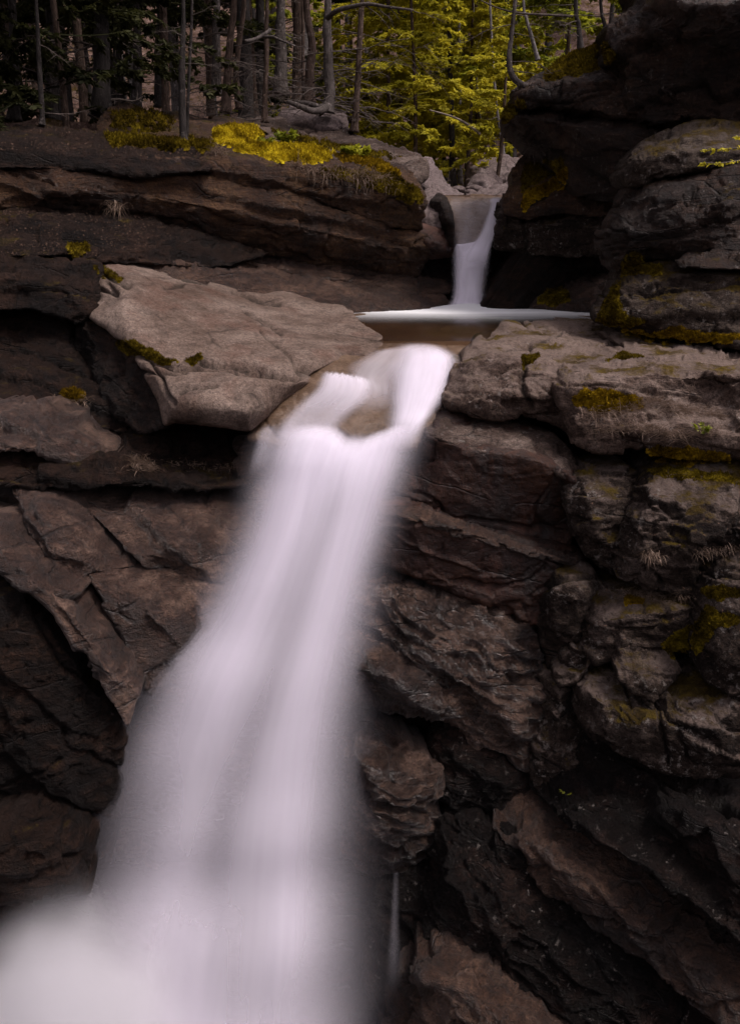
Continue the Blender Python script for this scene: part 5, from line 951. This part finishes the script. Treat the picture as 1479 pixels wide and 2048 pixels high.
# low brush on the forest floor
def brush(x, y, n, h, seed, label, mat='twig'):
    z = float(terrain_z(np.array([x]), np.array([y]))[0]); rs = random.Random(seed); mb = MB()
    for k in range(n):
        a = rs.uniform(0, 6.28); d = np.array([math.cos(a) * rs.uniform(.2, .9), math.sin(a) * rs.uniform(.2, .9), rs.uniform(.4, 1)]); o = np.array([x + rs.uniform(-.3, .3), y + rs.uniform(-.3, .3), z]); dead_branch(mb, o, d, h * rs.uniform(.5, 1.2), .012, seed * 40 + k, 8, -.05)
    return tag(mb.obj('brush', mat), label, kind='stuff')
br0 = [brush(P(px, 360, Y)[0], Y, 12, h, 300 + k, 'grey leafless brush among the trunks above the upper fall') for k, (px, Y, h) in enumerate([(870, 24, 1.9), (905, 26, 1.8), (850, 27, 2.0), (960, 27, 1.7), (1010, 25, 1.6), (800, 26, 1.6), (1035, 21, 1.3), (760, 23, 1.2), (930, 30, 2.2), (990, 31, 2.2), (860, 33, 2.2)])]
for k, (px, Y) in enumerate([(500, 21), (560, 22), (440, 20), (640, 23), (520, 27), (600, 29), (400, 24), (690, 26)]): brush(P(px, 240, Y)[0], Y, 10, 1.1, 340 + k, 'leafless brush behind the left ledge')
# fallen pale branch in the trees
q = [(858, 220, 22), (900, 232, 21.8), (930, 246, 21.5), (960, 268, 21.3)]; o = np.array(P(*q[0])); e = tag(empty('dead_branch', tuple(o)), 'pale dead branch slanting through the hemlock fronds', 'branch'); mb = MB(); mb.tube(cr(np.array([np.array(P(*z)) - o for z in q]), tt), np.linspace(.015, .035, 26), 6); mb.obj('stick', 'twigl', e)

# unseen evergreens added on the left rim; their crowns shade the upper-left corner
for k, (x, y, H, R, lb) in enumerate([(-6.8, 10.5, 12, 3.4, 'added unseen evergreen on the left rim, shading the bank'), (-8.2, 13.5, 13, 3.4, 'added unseen evergreen further back on the left rim, shading the bank')]):
    e = tag(empty('evergreen_tree', (x, y, 1.6)), lb, 'tree'); m, p, rad = trunk_mesh([np.zeros(3), np.array([.1, 0, 4.0]), np.array([.1, 0, 8.0]), np.array([0, 0, float(H)])], .18, .03, 120 + k); m.obj('trunk', 'barkd', e)
    needles(e, p, H, 4.2, H, R, 80, 'leafd', 120 + k, 14, .3, twr=.02)
# ------------------------------------------------------------ small things standing on the rocks
_V = np.concatenate([v for v, _ in FRONT]); _o = np.cumsum([0] + [len(v) for v, _ in FRONT[:-1]]); _T = np.concatenate([t + o_ for (_, t), o_ in zip(FRONT, _o)])
bvh = BVHTree.FromPolygons(_V.tolist(), _T.tolist())
def hit(px, py):
    d = Vector(P(px, py, 10)).normalized(); l, n, i, ds = bvh.ray_cast(Vector((0, 0, 0)), d, 80)
    if l is None: return None
    if n.dot(d) > 0: n = -n
    return np.array(l), np.array(n)

def moss(label, poly, mat='moss', n=1200, h=.035, seed=1, puff=.05, cushion=True):
    poly = np.array(poly, float); rs = np.random.RandomState(seed); x0, y0 = poly.min(0); x1, y1 = poly.max(0); L = []; Nn = []; D = []
    tries = 0
    C_ = np.stack([rs.uniform(x0 - 5, x1 + 5, n * 5), rs.uniform(y0 - 5, y1 + 5, n * 5)], 1); z_ = C_[:, 0] * 0
    w_ = C_ + 8 * np.stack([fbm(np.stack([C_[:, 0] / 16, C_[:, 1] / 16, z_ + seed], 1), 3), fbm(np.stack([C_[:, 0] / 16, C_[:, 1] / 16, z_ + seed + 9], 1), 3)], 1)
    C_ = C_[in_poly(w_, poly)][:n]; dd_ = np.min([seg_dist(C_, poly[i], poly[(i + 1) % len(poly)]) for i in range(len(poly))], 0)
    for q, dq in zip(C_, dd_):
        r = hit(*q)
        if r is None: continue
        L.append(r[0]); Nn.append(r[1]); D.append(min(1, dq / 14))
    if not L: return
    L = np.array(L); Nn = np.array(Nn); D = np.array(D); N2 = Nn * .6 + np.array([0, -.15, .6]); N2 /= np.linalg.norm(N2, axis=1)[:, None]
    lump = .5 + .5 * fbm(L * 7, 3, seed)
    base = L + N2 * (puff * D * lump)[:, None]; m = 5; Q = []
    for k in range(m):
        d = N2 + rs.normal(0, .55, L.shape); d /= np.linalg.norm(d, axis=1)[:, None]; s = rs.normal(0, 1, L.shape); s = np.cross(d, s); s /= np.linalg.norm(s, axis=1)[:, None]
        hh = h * rs.uniform(.5, 1.3, (len(L), 1)); b_ = base + rs.normal(0, h * .35, L.shape) - d * hh * .5
        Q.append(np.stack([b_ - s * hh * .22, b_ + s * hh * .22, b_ + d * hh * 1.4 + s * hh * .05, b_ + d * hh * 1.4 - s * hh * .05], 1))
    # low cushions under the tips
    oc = np.array([[0, 0, 1], [1, 0, 0], [0, 1, 0], [-1, 0, 0], [0, -1, 0]], float); mb = MB(); mb.quads(np.concatenate(Q))
    V = []; F = []; 
    for i in range(0, len(L), 2):
        r_ = h * rs.uniform(.7, 1.5); t1 = np.cross(N2[i], [1, 0, .2]); t1 /= np.linalg.norm(t1); t2 = np.cross(N2[i], t1); k = 6; b0 = mb.n + len(V)
        th = rs.rand() * 6; ring = [base[i] - N2[i] * r_ * .5 + r_ * (math.cos(th + a) * t1 + math.sin(th + a) * t2) for a in np.linspace(0, 2 * math.pi, k, endpoint=False)]
        V += ring + [base[i] + N2[i] * r_ * .35]; F += [[b0 + a, b0 + (a + 1) % k, b0 + k] for a in range(k)]
    mb.V.append(np.array(V)); mb.F += F; mb.n += len(V)
    return tag(mb.obj('moss', mat, smooth=False), label, kind='stuff')

moss('bright golden moss on the rim of the left ledge', [(465, 296), (520, 286), (580, 288), (640, 292), (668, 312), (625, 326), (550, 322), (490, 308)], 'moss', 2200, .045, 1, .14)
moss('golden moss mound at the left of the ledge rim', [(425, 262), (450, 248), (500, 252), (530, 268), (520, 288), (470, 294), (430, 290)], 'moss', 1500, .045, 2, .14)
moss('small bright moss tuft at the right end of the ledge', [(665, 306), (700, 305), (745, 318), (780, 330), (800, 340), (795, 352), (770, 345), (720, 326), (670, 318)], 'mossr', 900, .04, 3, .08)
moss('brown olive moss hanging over the right nose of the ledge', [(640, 335), (720, 345), (790, 352), (830, 375), (848, 395), (840, 408), (800, 392), (740, 372), (660, 352)], 'mossd', 1600, .045, 4, .06)
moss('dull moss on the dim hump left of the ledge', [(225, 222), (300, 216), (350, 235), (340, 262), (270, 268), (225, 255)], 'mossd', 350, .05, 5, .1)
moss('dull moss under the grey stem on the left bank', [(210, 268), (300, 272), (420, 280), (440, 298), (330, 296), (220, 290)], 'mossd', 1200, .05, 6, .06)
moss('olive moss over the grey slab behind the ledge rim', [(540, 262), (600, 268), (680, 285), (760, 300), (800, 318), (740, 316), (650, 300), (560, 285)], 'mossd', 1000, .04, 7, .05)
moss('glowing moss lip curling over the boulder right of the upper fall', [(1042, 402), (1050, 385), (1085, 368), (1120, 350), (1128, 330), (1133, 352), (1122, 376), (1085, 388), (1055, 408), (1048, 425)], 'mossr', 1700, .035, 8, .1)
moss('olive moss over the upper part of that boulder', [(1040, 360), (1050, 330), (1080, 318), (1125, 322), (1122, 345), (1080, 362), (1045, 382)], 'mossd', 900, .035, 9, .05)
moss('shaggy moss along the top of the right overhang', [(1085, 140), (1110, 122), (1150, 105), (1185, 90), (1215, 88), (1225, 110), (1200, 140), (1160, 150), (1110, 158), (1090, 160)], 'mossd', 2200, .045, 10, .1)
moss('brighter moss patch at the head of the right overhang', [(1172, 95), (1212, 88), (1218, 104), (1190, 118), (1170, 112)], 'mossr', 500, .04, 11, .1)
moss('brown moss fringe on the pointed nose', [(1000, 232), (1005, 215), (1045, 200), (1050, 214), (1025, 232), (1008, 250)], 'mossd', 700, .04, 12, .05)
moss('green moss clump on the low rock at the far pool edge', [(1078, 600), (1090, 582), (1110, 573), (1135, 580), (1138, 598), (1110, 612), (1085, 612)], 'mossd', 900, .035, 13, .06)
moss('mossy tuft crowning the wedge-shaped block', [(1240, 548), (1250, 520), (1265, 505), (1285, 510), (1290, 535), (1320, 532), (1318, 546), (1262, 550)], 'mossd', 1400, .03, 14, .1)
moss('olive moss along the left flank of the wedge-shaped block', [(1192, 642), (1205, 610), (1225, 575), (1240, 560), (1235, 600), (1240, 625), (1285, 645), (1250, 655)], 'mossd', 1500, .025, 15, .03)
moss('strip of yellow moss where the wedge-shaped block meets the shelf', [(1240, 660), (1300, 666), (1350, 656), (1400, 662), (1440, 665), (1479, 668), (1479, 678), (1400, 686), (1340, 690), (1280, 682)], 'mossr', 2600, .02, 16, .03)
moss('golden moss pad on the face of the stepped block', [(1148, 790), (1170, 780), (1230, 782), (1280, 796), (1285, 810), (1240, 822), (1180, 822), (1150, 810)], 'mossr', 2000, .02, 17, .08)
moss('golden moss along the ledge below the dry roots', [(1290, 900), (1320, 892), (1380, 896), (1440, 908), (1460, 920), (1400, 930), (1340, 925), (1300, 928), (1285, 915)], 'mossr', 2200, .02, 18, .04)
moss('small moss dots in the crack of the shelf', [(1038, 712), (1075, 703), (1080, 712), (1052, 730), (1045, 745)], 'mossd', 500, .018, 19, .02)
moss('thin moss line on the stepped block top', [(1210, 712), (1270, 706), (1290, 712), (1250, 720), (1215, 720)], 'mossd', 500, .018, 20, .01)
moss('orange moss tuft among dry grass on the squat boulder', [(1243, 1200), (1260, 1192), (1290, 1198), (1285, 1208), (1250, 1210)], 'mossr', 700, .015, 21, .05)
moss('deep green moss running down between the right edge boulders', [(1320, 1285), (1350, 1262), (1390, 1250), (1410, 1210), (1440, 1225), (1479, 1230), (1479, 1245), (1430, 1255), (1400, 1300), (1370, 1330), (1340, 1310)], 'mossd', 2200, .018, 22, .04)
moss('moss speckles on the right edge boulder', [(1400, 1180), (1440, 1170), (1479, 1175), (1479, 1190), (1420, 1200)], 'mossd', 600, .018, 23, .03)
moss('moss crust on the layered right edge boulder top', [(1290, 940), (1340, 930), (1400, 940), (1479, 955), (1479, 970), (1400, 960), (1320, 955)], 'mossd', 1000, .016, 24, .02)
moss('moss in the crack left of the pale granite', [(235, 680), (265, 680), (300, 700), (350, 722), (330, 728), (280, 712), (240, 700)], 'mossd', 1000, .02, 25, .03)
moss('tiny moss clump in the middle of the granite crack', [(365, 722), (380, 712), (400, 708), (400, 722), (380, 728)], 'mossd', 300, .018, 26, .02)
moss('lone green moss ball in the black recess', [(120, 790), (130, 778), (150, 775), (168, 786), (165, 800), (140, 805), (122, 800)], 'mossr', 500, .02, 27, .06)
moss('moss in the hollow at the granite top corner', [(186, 528), (215, 538), (250, 560), (240, 566), (200, 552)], 'mossd', 500, .02, 28, .02)
moss('dull moss below the far left shelf', [(130, 490), (170, 485), (180, 500), (150, 512)], 'mossd', 300, .03, 29, .03)

def grass(label, pts, n, L, seed, mat='grass', hang=.8, spread=.5, wd=.004):
    """dry blades: rooted where the line pts runs over the rock, arching out and hanging down"""
    pts = np.array(pts, float); rs = np.random.RandomState(seed); Q = []
    for k in range(n):
        t = rs.rand() * (len(pts) - 1); i = int(t); f = t - i; q = pts[i] * (1 - f) + pts[i + 1] * f + rs.normal(0, 5, 2); r = hit(*q)
        if r is None: continue
        p, nn = r; l = L * rs.uniform(.4, 1.3); d = nn * .5 + np.array([rs.normal(0, spread), -.2, rs.uniform(-.2, .9)]); d /= np.linalg.norm(d); side = np.cross(d, [0, 1, .2]); side /= np.linalg.norm(side) + 1e-9
        w_ = wd * rs.uniform(.6, 1.6); prev = p; pl = None
        for j in range(1, 6):
            d = d + np.array([0, -.03, -hang * .38]); d /= np.linalg.norm(d); cur = prev + d * l / 5; ww = w_ * (1 - j / 5.5)
            a = (prev - side * w_, prev + side * w_) if pl is None else pl; b = (cur + side * ww, cur - side * ww); Q.append(np.array([a[0], a[1], b[0], b[1]])); pl = (b[1], b[0]); prev = cur
    if not Q: return
    mb = MB(); mb.quads(np.array(Q)); return tag(mb.obj('dry_grass', mat, smooth=False), label, kind='stuff')
grass('dry grass fringe hanging under the moss of the left ledge', [(590, 332), (640, 345), (700, 350), (745, 362)], 420, .30, 1)
grass('pinkish dry fringe at the right end of the left ledge', [(700, 352), (750, 356), (790, 372)], 220, .3, 2)
grass('tangle of dry roots on the face of the stepped block', [(1180, 830), (1250, 820), (1300, 800), (1360, 820), (1440, 830)], 700, .15, 3, spread=1.6, hang=.45, wd=.0026)
grass('lower tangle of dry roots above the golden moss ledge', [(1190, 860), (1280, 855), (1350, 870), (1440, 860)], 600, .13, 4, spread=1.6, hang=.4, wd=.0026)
grass('pale straws hanging below the golden moss pad', [(1150, 820), (1200, 825), (1260, 840)], 45, .28, 5, spread=.4, wd=.003)
grass('dry grass strip over the squat boulder', [(1240, 1180), (1300, 1192), (1385, 1200)], 500, .1, 6, spread=1.0, wd=.0025)
grass('faded grass tuft below the layered right boulder', [(1285, 1110), (1300, 1108), (1320, 1112)], 120, .13, 7, wd=.003)
grass('dry grass on top of the right edge boulder', [(1390, 1105), (1440, 1098), (1479, 1098)], 200, .1, 8, spread=.9, wd=.003)
grass('dry tuft hanging under the pale granite ledge', [(260, 930), (285, 930), (310, 938)], 150, .24, 9, wd=.004)
grass('thin dry grass along the dark left shelf', [(330, 925), (420, 935), (480, 935)], 120, .14, 10, wd=.003)
grass('dry tuft below the green moss ball', [(115, 805), (135, 808), (185, 800)], 120, .2, 11, wd=.004)
grass('dry tuft on the grey slope at far left', [(215, 408), (230, 412), (245, 410)], 70, .3, 12, wd=.005)
grass('dry grass clump on the left ledge face', [(430, 300), (445, 308)], 100, .25, 13, wd=.005)
grass('brown needles hanging from the bent tree roots', [(1055, 290), (1075, 300), (1095, 305)], 120, .3, 14, 'twig', wd=.006)

def litter(label, polyx, n, size, seed, mat='litter'):
    poly = np.array(polyx, float); rs = np.random.RandomState(seed); x0, y0 = poly.min(0); x1, y1 = poly.max(0); Q = []
    C_ = np.stack([rs.uniform(x0, x1, n * 3), rs.uniform(y0, y1, n * 3)], 1)
    for q in C_[in_poly(C_, poly)]:
        r = hit(*q)
        if r is None or r[1][2] < .25: continue
        p, nn = r; a = rs.normal(0, 1, 3); a -= nn * (a @ nn); a /= np.linalg.norm(a); b = np.cross(nn, a); s = size * rs.uniform(.5, 1.3); lift = nn * s * .25; Q.append(np.array([p - a * s + lift * .3, p + b * s * .4 + lift * rs.rand() * 1.5, p + a * s + lift * rs.rand(), p - b * s * .4 + lift * rs.rand()]))
        if len(Q) >= n: break
    if Q: mb = MB(); mb.quads(np.array(Q)); tag(mb.obj('leaf_litter', mat, smooth=False), label, kind='stuff')
litter('dead leaves on the moss by the wedge-shaped block', [(1275, 655), (1345, 655), (1345, 668), (1280, 668)], 60, .022, 1)
litter('fallen leaves strewn over the left bank', [(0, 240), (840, 240), (850, 330), (400, 320), (0, 300)], 2200, .017, 2)
litter('needles and leaves on the grey slope at far left', [(0, 400), (250, 405), (400, 480), (180, 515), (0, 510)], 700, .015, 3)
litter('fallen leaves on the right overhang', [(1050, 110), (1250, 60), (1250, 140), (1050, 180)], 400, .018, 4)
litter('scattered leaves on the right boulders', [(1150, 690), (1479, 690), (1479, 1400), (1150, 1300)], 260, .016, 5)
# young leafy sprigs
def sprig(px, py, h, n, label, seed, mat='fresh', leaf=.05, name='leafy_seedling'):
    r = hit(px, py)
    if r is None: return
    p = r[0]; e = tag(empty(name, tuple(p)), label, 'plant'); rs = np.random.RandomState(seed); mb = MB(); lv = MB()
    for k in range(n):
        a = rs.rand() * 6.28; tip = np.array([math.cos(a) * h * .8, math.sin(a) * h * .5, h * rs.uniform(.5, 1.1)]); pts = wander((0, 0, 0), tip, 6, .15, seed + k, .2); mb.tube(pts, np.linspace(h * .015, h * .006, 6), 4, False); lv.quads(spray_quads(rs, pts[1:], h, leaf, 26, .3, .4))
    mb.obj('stem', 'twig', e); lv.obj('leaves', mat, e, smooth=False); return e
sprig(578, 290, .34, 8, 'bright green seedling standing in the golden moss', 1, leaf=.09)
sprig(535, 290, .2, 5, 'small seedling at the left of the golden moss', 2, leaf=.07)
sprig(700, 312, .24, 9, 'low green sprigs at the right of the golden moss', 3, 'leafg', .09)
sprig(722, 316, .24, 9, 'green sprigs beside the low ones on the slab edge', 4, 'leafg', .09)
sprig(1402, 868, .14, 4, 'tiny yellow-green sprig among the dry roots', 5, leaf=.035)
sprig(1130, 1590, .1, 3, 'tiny yellow leaves on the dark slab', 6, leaf=.02)
sprig(1080, 130, .5, 5, 'yellow-green sprig behind the bent tree', 7, leaf=.09)
# hemlock bough reaching in at the right edge
o = np.array(P(1560, 300, 8.6)); e = tag(empty('hemlock_bough', tuple(o)), 'yellow-green hemlock bough reaching in from the right edge', 'bough'); rs = np.random.RandomState(4); mb = MB(); lv = MB()
for q in ([(1560, 300, 8.6), (1500, 296, 8.6), (1440, 298, 8.6), (1400, 300, 8.6)], [(1560, 310, 8.6), (1500, 318, 8.55), (1440, 326, 8.5), (1395, 325, 8.5)], [(1560, 290, 8.7), (1510, 280, 8.7), (1470, 272, 8.7)]):
    path = cr(np.array([np.array(P(*z)) - o for z in q]), np.linspace(0, 1, 14)); mb.tube(path, np.linspace(.012, .003, 14), 4, False); lv.quads(spray_quads(rs, path, .5, .055, 150, .15, .22))
mb.obj('stem', 'twig', e); lv.obj('needles', 'leafy', e, smooth=False)
